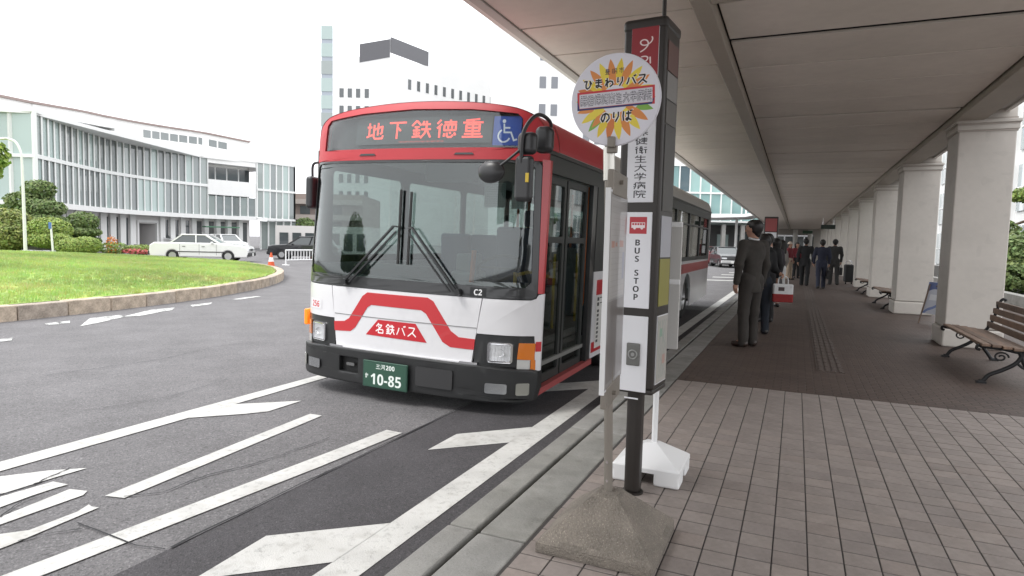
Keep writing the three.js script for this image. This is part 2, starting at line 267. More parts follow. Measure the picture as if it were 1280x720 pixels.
// ---------------------------------------------------------------- the long canopy with its pillars
const panelTex = tex(512, (u, v, n, i, j) => { const k = 0.93 + 0.1 * n(5, 1) + 0.05 * n(40, 2) + 0.03 * (hash(i, j, 3) - 0.5); return [0.6 * k, 0.565 * k, 0.52 * k]; });
const panelMats = [1, 0.97, 1.02].map((c) => M([c * 1.26, c * 1.24, c * 1.22], 0.8, { map: atex(panelTex, 0.4) }));
const trimMat = M([0.42, 0.39, 0.36], 0.5), jointMat = M([0.05, 0.045, 0.042], 0.9), beamMat = M([0.66, 0.63, 0.58], 0.5, { map: atex(panelTex, 0.7) });
const canopy = thing('walkway_canopy', 'long flat canopy with pale panelled ceiling over the walkway', 'canopy');
{
  const Y = 3.55, Z0 = -7, Z1 = 78;
  part('roof', boxUV(box(5.35, 0.22, Z1 - Z0, -0.03, Y + 0.19, -(Z0 + Z1) / 2)), M([0.5, 0.49, 0.47], 0.8), canopy);
  part('joint_backing', box(5.0, 0.03, Z1 - Z0 - 0.2, -0.1, Y + 0.063, -(Z0 + Z1) / 2), jointMat, canopy);
  const gl = boxUV(rbox(1.605, 0.03, 0.868, 0, 0, 0, 0.006, 1)), gr = boxUV(rbox(2.685, 0.03, 0.966, 0, 0, 0, 0.008, 1));
  const restL = [], restR = [];
  for (let k = 0; ; k++) {
    const f = -6.9 + k * 0.9; if (f > Z1 - 1) break;
    if (f < 32) part('ceiling_panel', gl, panelMats[k % 3], canopy).position.set(-1.67, Y + 0.015 + rr(-0.002, 0.002), -(f + 0.4)); else restL.push(gl.clone().translate(-1.67, Y + 0.015, -(f + 0.4)));
  }
  for (let k = 0; ; k++) {
    const f = -5.585 + k * 1.0 + 0.1 * Math.floor(k / 4); if (f > Z1 - 1.2) break;
    if (f < 32) part('ceiling_panel', gr, panelMats[(k + 1) % 3], canopy).position.set(0.65, Y + 0.022 + rr(-0.002, 0.002), -(f + 0.51)); else restR.push(gr.clone().translate(0.65, Y + 0.022, -(f + 0.51)));
  }
  tag(part('ceiling_panels', restL, panelMats[0], canopy), null, null, null, 'stuff'); tag(part('ceiling_panels', restR, panelMats[0], canopy), null, null, null, 'stuff');
  part('beam', boxUV(rbox(0.15, 0.14, Z1 - 5.2, -0.785, Y - 0.035, -(5.15 + Z1) / 2, 0.012)), beamMat, canopy);
  part('cross_beam', boxUV(rbox(2.7, 0.14, 0.2, 0.64, Y - 0.032, -5.22, 0.012)), beamMat, canopy);
  part('edge_trim', box(0.03, 0.06, Z1 - Z0, -2.49, Y + 0.012, -(Z0 + Z1) / 2), trimMat, canopy);
  part('fascia', boxUV(box(0.06, 0.3, Z1 - Z0 + 0.1, -2.66, Y + 0.19, -(Z0 + Z1) / 2)), M([0.7, 0.68, 0.64], 0.5), canopy);
  part('soffit_lip', box(0.13, 0.02, Z1 - Z0, -2.57, Y + 0.045, -(Z0 + Z1) / 2), trimMat, canopy);
  part('side_beam', boxUV(rbox(0.36, 0.16, Z1 - Z0, 2.2, Y + 0.005, -(Z0 + Z1) / 2, 0.01)), beamMat, canopy);
  part('side_fascia', boxUV(box(0.06, 0.3, Z1 - Z0, 2.66, Y + 0.2, -(Z0 + Z1) / 2)), M([0.7, 0.68, 0.64], 0.5), canopy);
}
const pillarTex = tex(512, (u, v, n, i, j) => { const k = 0.94 + 0.08 * n(6, 1) + 0.05 * n(30, 2) + 0.04 * (hash(i, j, 3) - 0.5) - (n(17, 6) > 0.86 ? 0.05 : 0); return [0.52 * k, 0.485 * k, 0.44 * k]; });
const pillarMat = M(null, 0.6, { map: atex(pillarTex, 0.6), bumpMap: atex(concBump, 1), bumpScale: 0.0008 }), capMat = M([0.36, 0.32, 0.28], 0.45);
{
  const names = ['nearest white square pillar, right behind the wooden bench', 'second white pillar along the walkway, just behind the leaning poster easel', 'third white pillar, with the second bench of the row at its front', 'fourth white pillar along the walkway, the third bench at its front', 'fifth white pillar along the walkway, near the black case', 'sixth white pillar, first one past the black case',
    'seventh white pillar counted from the wooden bench', 'eighth white pillar counted from the wooden bench', 'ninth white pillar counted from the wooden bench', 'tenth white pillar counted from the wooden bench', 'eleventh white pillar counted from the wooden bench', 'last white pillar, at the dim far end of the walkway'];
  const root = thing('walkway_pillar', names[0], 'pillar', [2.43, 0.15, -11.7], 0, 'white pillars along the walkway');
  part('plinth', boxUV(rbox(0.76, 0.28, 0.8, 0, 0.14, 0, 0.03, 3)), pillarMat, root);
  part('shaft', boxUV(rbox(0.7, 3.0, 0.74, 0, 1.79, 0, 0.02, 3)), pillarMat, root);
  const cap = part('capital', merge([rbox(0.75, 0.07, 0.79, 0, 3.22, 0, 0.012), rbox(0.79, 0.05, 0.83, 0, 3.305, 0, 0.012)]), pillarMat, root);
  part('capital_joint', box(0.745, 0.034, 0.785, 0, 3.268, 0), capMat, cap); part('capital_joint', box(0.72, 0.026, 0.76, 0, 3.174, 0), capMat, cap); part('capital_joint', box(0.7, 0.03, 0.74, 0, 3.345, 0), capMat, cap);
  part('head_block', boxUV(box(0.6, 0.5, 0.62, 0.05, 3.58, 0)), pillarMat, root);
  for (let k = 1; k < 12; k++) copyOf(root, [2.43, 0.15, -(11.7 + k * 5.25)], 0, names[k]);
}
// the dim end of the walkway
const endWall = thing('entrance_building', 'dim entrance front closing the far end of the walkway', 'building', [0, 0, -74]);
{
  part('wall', [box(6.2, 3.4, 0.3, -5.4, 1.85, 0), box(4.0, 3.4, 0.3, 3.5, 1.85, 0), box(16, 2.2, 0.3, -1, 3.98, 0.01)], M([0.36, 0.33, 0.3], 0.8), endWall);
  for (let k = 0; k < 4; k++) { const f = part('door_frame', [box(0.08, 2.7, 0.1, -2.2 + k * 0.95, 1.5, 0.2), box(0.95, 0.08, 0.1, -1.72 + k * 0.95, 2.82, 0.2)], M([0.2, 0.2, 0.2], 0.4), endWall); part('door_glass', box(0.85, 2.6, 0.02, -1.72 + k * 0.95, 1.47, 0.19), M([0.05, 0.06, 0.06], 0.08), f); }
  for (const x of [-0.2, 1.2]) part('column', cyl(0.22, 0.22, 3.3, x, 1.8, 1.4), M([0.55, 0.53, 0.5], 0.6), endWall);
  const sg = part('hanging_sign', box(0.9, 0.3, 0.08, 0.9, 3.15, 4), M([0.04, 0.1, 0.06], 0.4), endWall);
}
// ---------------------------------------------------------------- the city bus
// bus space: x across (the kerb side is +), y up, z = 0 at the foremost point of the front and -12.3 at the back
const paintGrain = tex(256, (u, v, n, i, j) => { const k = 0.93 + 0.09 * n(9, 1) + 0.05 * n(50, 2); return [k, k, k]; });
const lensTex = tex(128, (u, v) => { const h = Math.abs(((u * 6) % 1) - 0.5) + 0.4 * Math.abs(((v * 3) % 1) - 0.5); return [h, h, h]; }, false, 6);
const busWhite = M([0.7, 0.695, 0.71], 0.32, { clearcoat: 0.6, clearcoatRoughness: 0.12, map: atex(paintGrain, 0.5) }), busRed = M([0.5, 0.022, 0.03], 0.3, { clearcoat: 0.6, clearcoatRoughness: 0.1, map: atex(paintGrain, 0.5) }), busGrey = M([0.5, 0.48, 0.45], 0.45, { map: atex(paintGrain, 0.5) });
const busBlack = M([0.02, 0.021, 0.022], 0.3, { clearcoat: 0.4 }), busFrame = M([0.035, 0.038, 0.036], 0.42), rubber = M([0.02, 0.02, 0.02], 0.75), chrome = M([0.8, 0.8, 0.82], 0.12, { metalness: 1 }), lampGlass = glassMat([0.95, 0.95, 0.95]), amber = M([0.62, 0.17, 0.015], 0.2, { clearcoat: 0.8 }), lampSilver = M([0.8, 0.81, 0.83], 0.35, { metalness: 0.35, bumpMap: lensTex, bumpScale: 0.006 });
const busRoofRed = M([0.46, 0.03, 0.04], 0.5, { map: atex(paintGrain, 0.5) }), fogSilver = M([0.35, 0.36, 0.37], 0.25, { metalness: 0.8 });
const wsGlass = M([0.58, 0.64, 0.63], 0.02, { transmission: 1, thickness: 0, ior: 1.75 }), sideGlass = glassMat([0.5, 0.55, 0.53]), doorGlass = glassMat([0.55, 0.6, 0.58]);
const BW = 1.3;
const bow = (x, y) => { const u = Math.min(Math.abs(x) / BW, 1.05), t = Math.max(0, y - 2.55); return 0.1 * u * u + 0.16 * u ** 8 + 0.07 * Math.max(0, y - 1) + 0.7 * t * t; };
function frontGeo(shape, off, thick, maxEdge = 0.09, bevel = 0) {
  let g = extr(shape, thick, bevel, { curveSegments: 8 }).translate(0, 0, off - thick - bevel);
  g = new TessellateModifier(maxEdge, 7).modify(g);
  const p = g.attributes.position; for (let i = 0; i < p.count; i++) p.setZ(i, p.getZ(i) - bow(p.getX(i), p.getY(i)));
  g.deleteAttribute('normal'); return boxUV(toCreasedNormals(g, 0.6));
}
function ringShape(outer, hole) { const s = shapeOf(outer); s.holes.push(new THREE.Path(hole.map(([x, y]) => new THREE.Vector2(x, y)))); return s; }
const roundRect = (x0, y0, x1, y1, r, n = 5) => { const p = []; for (const [cx, cy, a] of [[x1 - r, y0 + r, -PI / 2], [x1 - r, y1 - r, 0], [x0 + r, y1 - r, PI / 2], [x0 + r, y0 + r, PI]]) for (let k = 0; k <= n; k++) { const t = a + (k / n) * PI / 2; p.push([cx + r * Math.cos(t), cy + r * Math.sin(t)]); } return p; };
const mir = (pts) => pts.map(([x, y]) => [-x, y]).reverse();
const topLine = [[1.3, 2.45], [1.272, 2.57], [1.21, 2.665], [1.08, 2.735], [0.82, 2.787], [0.42, 2.825], [0, 2.838]];
function roofSkin(d0, d1, n, lift = 0, followFront = false, from = 0, to = 1) {
  const prof = []; for (const [x, y] of [[1.3, 2.4], ...topLine]) prof.push([x, y]); for (const [x, y] of [...topLine].reverse().slice(1)) prof.push([-x, y]); prof.push([-1.3, 2.4]);
  const curve = new THREE.CatmullRomCurve3(prof.map(([x, y]) => V(x, y, 0)), false, 'centripetal').getPoints(56).filter((_, i) => i / 56 >= from && i / 56 <= to), pos = [], uv = [], idx = [];
  for (let r = 0; r <= n; r++) for (let c = 0; c < curve.length; c++) {
    const { x, y } = curve[c], d = followFront && r === 0 ? Math.min(d1 - 0.05, bow(x, y) - 0.004) : d0 + (d1 - d0) * (r / n);
    pos.push(x * (1 + lift / 1.3), y + lift, -Math.max(d, followFront ? bow(x, y) - 0.004 : d)); uv.push(c * 0.07, d);
  }
  const w = curve.length; for (let r = 0; r < n; r++) for (let c = 0; c + 1 < w; c++) { const a = r * w + c, b = a + 1, e = a + w, f = e + 1; idx.push(a, b, f, a, f, e); }
  const g = new THREE.BufferGeometry(); g.setAttribute('position', new THREE.BufferAttribute(new Float32Array(pos), 3)); g.setAttribute('uv', new THREE.BufferAttribute(new Float32Array(uv), 2)); g.setIndex(idx); g.computeVertexNormals(); return g;
}
const sideGeo = (shape, xOut, t) => boxUV(extr(shape, t).rotateY(PI / 2).translate(xOut - t, 0, 0));   // shape in (depth, y), outer face at x = xOut
const sideGeoL = (shape, t) => boxUV(extr(shape, t).rotateY(PI / 2).translate(-BW, 0, 0));

const bus = thing('city_bus', 'white and red city bus with open front door waiting at the kerb', 'bus', [-3.4197, 0.026, -5.08]);
bus.rotation.z = -0.02;
{
  const L = 12.3;
  // front: upper red mask around the destination glass
  const mask = part('front_mask', frontGeo(ringShape([[-1.3, 2.285], [1.3, 2.285], ...topLine, ...mir(topLine).slice(1)], [[-1.1, 2.392], [-1.085, 2.65], [-1.04, 2.698], [-0.6, 2.744], [0, 2.764], [0.6, 2.744], [1.04, 2.698], [1.09, 2.65], [1.105, 2.392]].reverse()), 0, 0.04), busRoofRed, bus);
  for (const x of [-0.49, 0.57]) part('vent', frontGeo([[x - 0.1, 2.328], [x + 0.1, 2.328], [x + 0.08, 2.346], [x - 0.08, 2.346]], 0.008, 0.012, 0.2), busBlack, mask);
  const sign = part('destination_panel', frontGeo([[-1.14, 2.37], [1.14, 2.37], [1.11, 2.7], [0, 2.785], [-1.11, 2.7]], -0.1, 0.02), M([0.045, 0.05, 0.05], 0.5), bus);
  part('destination_glass', frontGeo([[-1.1, 2.385], [1.105, 2.385], [1.09, 2.66], [1.04, 2.702], [0.6, 2.748], [0, 2.768], [-0.6, 2.748], [-1.04, 2.702], [-1.085, 2.66]], -0.012, 0.006), glassMat([0.9, 0.92, 0.92]), bus);
  const ledTex = canvasTex(1024, 170, (c, w, h) => {
    c.fillStyle = '#4b5251'; c.fillRect(0, 0, w, h);
    for (let i = 0; i < w; i += 4) { c.fillStyle = 'rgba(60,66,66,.35)'; c.fillRect(i, 0, 1, h); } for (let j = 0; j < h; j += 4) { c.fillStyle = 'rgba(60,66,66,.35)'; c.fillRect(0, j, w, 1); }
    writeJ(c, '地下鉄徳重', 84, 14, 150, 128, { color: '#ff6a5c', lw: 10, step: 184 });
  });
  const ledGlow = canvasTex(1024, 170, (c, w, h) => { c.fillStyle = '#000'; c.fillRect(0, 0, w, h); writeJ(c, '地下鉄徳重', 84, 14, 150, 128, { color: '#ff4a3c', lw: 9, step: 184 }); c.fillStyle = '#c23a20'; for (let k = 0; k < 34; k++) c.fillRect(360 + k * 10, 152, 4 + (k * 7) % 4, 6 + (k * 5) % 7); });
  const led = new THREE.PlaneGeometry(1.5, 0.25, 24, 1); { const p = led.attributes.position; for (let i = 0; i < p.count; i++) { const x = p.getX(i) + 0.035, y = p.getY(i) + 2.57; p.setXYZ(i, x, y, -bow(x, y) - 0.075); } led.computeVertexNormals(); }
  part('led_display', led, M(null, 0.6, { map: ledTex, emissive: C(1, 1, 1), emissiveMap: ledGlow, emissiveIntensity: 0.5 }), sign);
  const wcTex = canvasTex(256, 256, (c) => { c.fillStyle = '#2f55b0'; c.fillRect(0, 0, 256, 256); c.strokeStyle = c.fillStyle = '#e8ecf2'; c.lineWidth = 15; c.beginPath(); c.arc(96, 44, 17, 0, 7); c.fill(); c.beginPath(); c.moveTo(98, 66); c.lineTo(104, 142); c.lineTo(166, 142); c.lineTo(196, 212); c.lineTo(224, 200); c.stroke(); c.beginPath(); c.moveTo(102, 102); c.lineTo(156, 102); c.stroke(); c.beginPath(); c.arc(104, 172, 54, -2.0 + PI * 2, 0.35, true); c.stroke(); });
  const wc = new THREE.PlaneGeometry(0.25, 0.262, 6, 1); { const p = wc.attributes.position; for (let i = 0; i < p.count; i++) { const x = p.getX(i) + 0.945, y = p.getY(i) + 2.546; p.setXYZ(i, x, y, -bow(x, y) - 0.03); } wc.computeVertexNormals(); }
  part('wheelchair_sign', wc, M(null, 0.5, { map: wcTex }), bus);
  // windscreen with black surround and red pillars
  part('windscreen_surround', frontGeo(ringShape([[-1.25, 1.045], [1.25, 1.045], [1.285, 1.07], [1.292, 1.12], [1.262, 2.24], [1.235, 2.283], [-1.235, 2.283], [-1.262, 2.24], [-1.292, 1.12], [-1.285, 1.07]], [[1.2, 1.15], [1.245, 1.2], [1.215, 2.22], [1.18, 2.258], [-1.18, 2.258], [-1.215, 2.22], [-1.245, 1.2], [-1.2, 1.15]]), 0.004, 0.035), busBlack, bus);
  part('windscreen', frontGeo([[-1.21, 1.14], [1.21, 1.14], [1.25, 1.2], [1.22, 2.22], [1.19, 2.265], [-1.19, 2.265], [-1.22, 2.22], [-1.25, 1.2]], -0.006, 0.006), wsGlass, bus);
  for (const s of [1, -1]) { const pl = [[1.294, 1.1], [1.325, 1.1], [1.318, 2.3], [1.26, 2.3], [1.266, 2.24]]; part('corner_pillar', frontGeo(s > 0 ? pl : mir(pl), 0.002, 0.05), busRed, bus); }
  // white lower panels, their seams, the red band and the nameplate
  part('front_panel', frontGeo([[-0.765, 0.445], [0.761, 0.445], [0.838, 1.04], [-0.838, 1.04]], 0, 0.03), busWhite, bus);
  for (const s of [1, -1]) {
    const p1 = [[0.848, 1.04], [0.8, 0.72], [1.285, 0.718], [1.29, 0.655], [1.298, 0.4], [1.33, 0.4], [1.335, 1.1], [1.3, 1.09], [1.285, 1.055], [1.25, 1.04]];
    part('corner_panel', frontGeo(s > 0 ? p1 : mir(p1), 0, 0.03), busWhite, bus);
    const h1 = roundRect(0.785, 0.432, 1.284, 0.713, 0.03), hs = part('lamp_housing', frontGeo(s > 0 ? h1 : mir(h1), -0.004, 0.03), busBlack, bus);
    const bz = roundRect(0.915, 0.468, 1.135, 0.652, 0.025), bg = roundRect(0.935, 0.486, 1.117, 0.636, 0.018);
    part('lamp_bezel', frontGeo(ringShape(s > 0 ? bz : mir(bz), s > 0 ? [...bg].reverse() : [...mir(bg)].reverse()), 0.016, 0.02, 0.2), chrome, hs);
    const bowl = new THREE.SphereGeometry(0.085, 18, 10, 0, PI * 2, 0, PI / 2).rotateX(-PI / 2).scale(1.05, 0.85, 0.55), zx = s * 1.026, zb = -bow(1.026, 0.56);
    part('reflector', frontGeo(s > 0 ? bg : mir(bg), 0.004, 0.006, 0.2), lampSilver, hs); part('bulb', bowl.clone().scale(0.5, 0.5, 0.5).translate(zx * 0.5 + zx * 0.0, 0.2805, zb * 0.5).translate(zx * 0.5, 0.2805, zb * 0.5 + 0.012), M([0.86, 0.87, 0.88], 0.15, { metalness: 0.6 }), hs);
    part('lamp_lens', frontGeo(s > 0 ? bg : mir(bg), 0.02, 0.004, 0.2), lampGlass, hs);
    const a1 = [[1.17, 0.51], [1.292, 0.5], [1.297, 0.652], [1.18, 0.655]], a2 = [[1.27, 0.402], [1.302, 0.4], [1.3, 0.498], [1.27, 0.505]], a3 = [[1.17, 0.405], [1.265, 0.404], [1.265, 0.5], [1.17, 0.505]];
    part('indicator', [frontGeo(s > 0 ? a1 : mir(a1), 0.014, 0.03, 0.1), frontGeo(s > 0 ? a2 : mir(a2), 0.012, 0.03, 0.1)], amber, hs); part('side_lamp', frontGeo(s > 0 ? a3 : mir(a3), 0.012, 0.03, 0.1), M([0.5, 0.5, 0.48], 0.15, { clearcoat: 1 }), hs);
    const rb = [[1.298, 0.575], [1.333, 0.575], [1.333, 0.665], [1.298, 0.665]]; part('red_band', frontGeo(s > 0 ? rb : mir(rb), 0.004, 0.01), busRed, bus);
    part('chrome_strip', frontGeo(s > 0 ? [[0.64, 0.432], [0.83, 0.432], [0.83, 0.457], [0.66, 0.457]] : mir([[0.64, 0.432], [0.83, 0.432], [0.83, 0.457], [0.66, 0.457]]), 0.03, 0.02, 0.3), chrome, bus);
  }
  const bandTop = [[-0.8, 0.685], [-0.66, 0.7], [-0.6, 0.735], [-0.44, 0.965], [-0.38, 1.006], [0.3, 1.008], [0.36, 0.98], [0.55, 0.72], [0.63, 0.67], [0.79, 0.665]], bandBot = [[0.782, 0.567], [0.55, 0.57], [0.47, 0.61], [0.29, 0.855], [0.235, 0.885], [-0.33, 0.888], [-0.375, 0.86], [-0.52, 0.65], [-0.58, 0.606], [-0.79, 0.592]];
  part('red_band', frontGeo([...bandTop, ...bandBot].reverse(), 0.0035, 0.004, 0.1), M([0.52, 0.025, 0.032], 0.35, { clearcoat: 0.5 }), bus);
  const npTex = canvasTex(512, 128, (c) => { c.fillStyle = '#bf1f2a'; c.fillRect(0, 0, 512, 128); writeJ(c, '名鉄バス', 84, 22, 76, 84, { color: '#f4f2f0', lw: 11, step: 90, skew: 0.0 }); });
  { const g = frontGeo([[-0.385, 0.596], [0.305, 0.585], [0.18, 0.752], [-0.245, 0.752]], 0.0035, 0.004, 0.1), p = g.attributes.position, uv = g.attributes.uv; for (let i = 0; i < p.count; i++) uv.setXY(i, (p.getX(i) + 0.385) / 0.69, (p.getY(i) - 0.588) / 0.165); part('nameplate', g, M(null, 0.35, { map: npTex, clearcoat: 0.4 }), bus); }
  part('panel_seam', frontGeo([[-0.79, 0.765], [0.8, 0.765], [0.8, 0.771], [-0.79, 0.771]], 0.0045, 0.004, 0.2), M([0.2, 0.2, 0.2], 0.7), bus);
  const numTex = (txt, col, bg, w = 256, h = 128, font = 'bold 108px sans-serif', track = 0) => canvasTex(w, h, (c) => { c.fillStyle = bg; c.fillRect(0, 0, w, h); c.fillStyle = col; c.font = font; c.textAlign = 'center'; c.textBaseline = 'middle'; c.fillText(txt, w / 2, h / 2 + 4); });
  const decal = (name, x, y, w, h, off, map, rough = 0.4) => { const g = new THREE.PlaneGeometry(w, h, 6, 1), p = g.attributes.position; for (let i = 0; i < p.count; i++) { const a = p.getX(i) + x, b = p.getY(i) + y; p.setXYZ(i, a, b, -bow(a, b) + off); } g.computeVertexNormals(); return part(name, g, M(null, rough, { map }), bus); };
  decal('fleet_number', -1.1, 0.836, 0.22, 0.1, 0.003, numTex('256', '#c01822', '#d9d8da', 256, 116, 'bold 100px sans-serif'));
  decal('route_code', 0.8, 1.094, 0.15, 0.078, 0.008, numTex('C2', '#e8e8e8', '#101112', 256, 128, 'bold 120px sans-serif'));
  // bumper
  const bump = part('bumper', frontGeo(ringShape([[-1.3, 0.145], [-1.2, 0.122], [1.2, 0.122], [1.3, 0.145], [1.322, 0.25], [1.322, 0.385], [1.28, 0.405], [0.9, 0.425], [0, 0.435], [-0.9, 0.425], [-1.28, 0.405], [-1.322, 0.385], [-1.322, 0.25]], roundRect(-0.68, 0.2, -0.42, 0.37, 0.02).reverse()), 0.06, 0.09, 0.08, 0.012), M([0.014, 0.0145, 0.015], 0.45), bus);
  part('recess', frontGeo(roundRect(-0.7, 0.19, -0.4, 0.38, 0.02), 0.0, 0.03), M([0.012, 0.012, 0.012], 0.7), bump); part('tow_hook', frontGeo(roundRect(-0.6, 0.27, -0.5, 0.3, 0.01), 0.03, 0.03), M([0.2, 0.2, 0.2], 0.4, { metalness: 0.8 }), bump);
  part('tow_cover', frontGeo(roundRect(0.24, 0.19, 0.62, 0.37, 0.02), 0.077, 0.008), M([0.03, 0.03, 0.031], 0.5), bump);
  for (const s of [1, -1]) {
    const f = roundRect(0.93, 0.2, 1.12, 0.292, 0.015), f2 = roundRect(1.19, 0.19, 1.285, 0.3, 0.015);
    part('fog_lamp', frontGeo(s > 0 ? f : mir(f), 0.078, 0.01, 0.1), fogSilver, bump); part('marker_lamp', frontGeo(s > 0 ? f2 : mir(f2), 0.076, 0.01, 0.1), M([0.25, 0.25, 0.22], 0.2, { clearcoat: 1 }), bump);
  }
  part('trim_strip', frontGeo([[-0.76, 0.438], [0.78, 0.438], [0.78, 0.452], [-0.76, 0.452]], 0.02, 0.03, 0.2), busWhite, bus);
  const plTex = canvasTex(512, 256, (c) => { c.fillStyle = '#2c5040'; c.fillRect(0, 0, 512, 256); c.strokeStyle = '#24443a'; c.lineWidth = 8; c.strokeRect(6, 6, 500, 244); writeJ(c, '三河', 150, 18, 54, 56, { color: '#e4ebe6', lw: 11, step: 58 }); c.fillStyle = '#e4ebe6'; c.font = 'bold 64px sans-serif'; c.fillText('200', 268, 70); writeJ(c, 'か', 22, 120, 46, 56, { color: '#e4ebe6', lw: 14 }); c.font = 'bold 150px sans-serif'; c.save(); c.translate(86, 228); c.scale(0.98, 1); c.fillText('10-85', 0, 0); c.restore(); });
  const plate = part('number_plate', rbox(0.5, 0.255, 0.02, -0.08, 0.243, 0.092, 0.006), M([0.03, 0.09, 0.06], 0.5), bus);
  part('plate_face', new THREE.PlaneGeometry(0.49, 0.245).translate(-0.08, 0.243, 0.1035), M(null, 0.5, { map: plTex }), plate);
  // wipers
  const wz = (x, y, o) => [x, y, -bow(x, y) + o];
  for (const [b, e, t0, t1, s] of [[[-0.65, 1.095], [-0.085, 1.655], [-0.05, 2.0], [-0.035, 1.3], 1], [[0.62, 1.082], [0.118, 1.648], [0.066, 1.98], [0.075, 1.3], -1]]) {
    const w = part('wiper_arm', [barBetween(wz(...b, 0.05), wz(...e, 0.06), 0.024, 0.018), barBetween(wz(b[0] + s * 0.07, b[1] + 0.0, 0.05), wz(e[0] + s * 0.03, e[1] - 0.05, 0.06), 0.014, 0.014), barBetween(wz(...e, 0.06), wz((t0[0] + t1[0]) / 2, (t0[1] + t1[1]) / 2, 0.045), 0.02, 0.015), cyl(0.035, 0.03, 0.06).rotateX(PI / 2).translate(...wz(...b, 0.03))], busBlack, bus);
    part('wiper_blade', [barBetween(wz(...t0, 0.022), wz(...t1, 0.022), 0.016, 0.02)], rubber, w);
  }
  // roof: red at the front, pale grey behind
  part('roof', roofSkin(0.3, 0.62, 4, 0, true), busRoofRed, bus); part('red_shoulder', roofSkin(0.62, 2.35, 6, 0.004, false, 0, 0.27), busRoofRed, bus); part('red_shoulder', roofSkin(0.62, 2.35, 6, 0.004, false, 0.73, 1), busRoofRed, bus);
  const rear = part('rear_roof', roofSkin(0.62, L - 0.05, 24), busGrey, bus);
  part('gutter_rail', [box(0.03, 0.03, L - 2.4, 1.305, 2.42, -(L + 2.3) / 2), box(0.03, 0.03, L - 0.6, -1.305, 2.42, -(L + 0.5) / 2)], busFrame, rear);
  
  // kerb side
  const arch = (d, r) => { const p = []; for (let k = 0; k <= 14; k++) { const t = PI - (k / 14) * PI; p.push([d + r * Math.cos(t), 0.42 + r * Math.sin(t)]); } return p; };
  const lower = (d0) => shapeOf([[d0, 0.24], [8.9 - 0.55, 0.24], ...arch(8.9, 0.55), [8.9 + 0.55, 0.24], [L, 0.28], [L, 1.24], [d0, 1.24]]);
  part('side_panel', sideGeo(lower(1.98), BW, 0.04), busWhite, bus);
  const winR = [[2.5, 4.0], [4.12, 5.6], [5.72, 7.2], [7.32, 8.8], [8.92, 10.4], [10.52, 11.9]];
  const band = (d0, wins) => { const s = shapeOf([[d0, 1.24], [L, 1.24], [L, 2.42], [d0, 2.42]]); for (const [a, b] of wins) s.holes.push(new THREE.Path(roundRect(a, 1.32, b, 2.24, 0.06).reverse().map(([x, y]) => new THREE.Vector2(x, y)))); return s; };
  part('window_band', sideGeo(band(1.98, winR), BW - 0.004, 0.035), busFrame, bus);
  for (const [a, b] of winR) { const w = part('window', box(0.008, 0.96, b - a + 0.04, BW - 0.03, 1.78, -(a + b) / 2), sideGlass, bus); part('window_bar', box(0.02, 0.03, b - a - 0.02, BW - 0.014, 2.0, -(a + b) / 2), busFrame, w); }
  part('red_stripe', sideGeo([[2.1, 0.965], [L, 1.0], [L, 1.2], [2.1, 1.14]], BW + 0.004, 0.004), busRed, bus);
  part('red_stripe', sideGeo([[1.99, 0.3], [2.5, 0.3], [2.5, 0.42], [1.99, 0.42]], BW + 0.004, 0.004), busRed, bus);
  const stTex = canvasTex(128, 512, (c) => { c.fillStyle = '#c9c8c4'; c.fillRect(0, 0, 128, 512); c.fillStyle = '#2b2b2b'; c.fillRect(20, 20, 34, 34); c.fillRect(20, 70, 34, 34); c.fillRect(66, 22, 40, 10); c.fillRect(66, 74, 40, 10); for (let k = 0; k < 8; k++) { c.fillRect(24, 140 + k * 42, 34, 26); c.fillStyle = k % 2 ? '#555' : '#2b2b2b'; } });
  part('notice', new THREE.PlaneGeometry(0.3, 0.62).rotateY(PI / 2).translate(BW + 0.006, 0.65, -2.24), M(null, 0.5, { map: stTex }), bus);
  // header over the door, door posts
  part('door_header', sideGeo([[0.36, 2.2], [1.98, 2.2], [1.98, 2.42], [0.36, 2.42]], BW - 0.004, 0.04), busFrame, bus);
  part('rain_channel', sideGeo([[0.36, 2.36], [2.6, 2.36], [2.6, 2.385], [0.36, 2.385]], BW + 0.014, 0.02), busBlack, bus);
  part('door_post', [sideGeo([[0.3, 0.2], [0.42, 0.2], [0.42, 2.2], [0.36, 2.2]], BW - 0.004, 0.05)], busFrame, bus);
  part('door_post', [sideGeo([[1.82, 0.2], [1.98, 0.2], [1.98, 2.2], [1.82, 2.2]], BW - 0.01, 0.05)], busBlack, bus);
  part('step_edge', [sideGeo([[0.3, 0.155], [2.0, 0.175], [2.0, 0.235], [0.3, 0.215]], BW + 0.01, 0.06)], M([0.3, 0.06, 0.06], 0.5), bus);
  for (const [a, b] of [[0.44, 1.06], [1.1, 1.78]]) {
    const s = shapeOf([[a, 0.22], [b, 0.22], [b, 2.19], [a, 2.19]]); for (const [y0, y1] of [[0.3, 1.56], [1.62, 2.12]]) s.holes.push(new THREE.Path(roundRect(a + 0.055, y0, b - 0.055, y1, 0.03).reverse().map(([x, y]) => new THREE.Vector2(x, y))));
    const leaf = part('door_leaf', sideGeo(s, BW - 0.06, 0.035), busFrame, bus);
    part('door_pane', [box(0.006, 1.3, b - a - 0.09, BW - 0.08, 0.93, -(a + b) / 2), box(0.006, 0.54, b - a - 0.09, BW - 0.08, 1.87, -(a + b) / 2)], doorGlass, leaf);
    part('door_handle', rod([BW - 0.11, 0.7, -(b - 0.12)], [BW - 0.11, 1.45, -(b - 0.12)], 0.014), M([0.75, 0.5, 0.04], 0.4), leaf);
  }
  // road side and back
  part('side_panel', sideGeoL(shapeOf([[0.3, 0.24], [2.35, 0.24], ...arch(2.9, 0.55), [3.45, 0.24], [8.35, 0.24], ...arch(8.9, 0.55), [9.45, 0.24], [L, 0.28], [L, 1.24], [0.3, 1.24]]), 0.04), busWhite, bus);
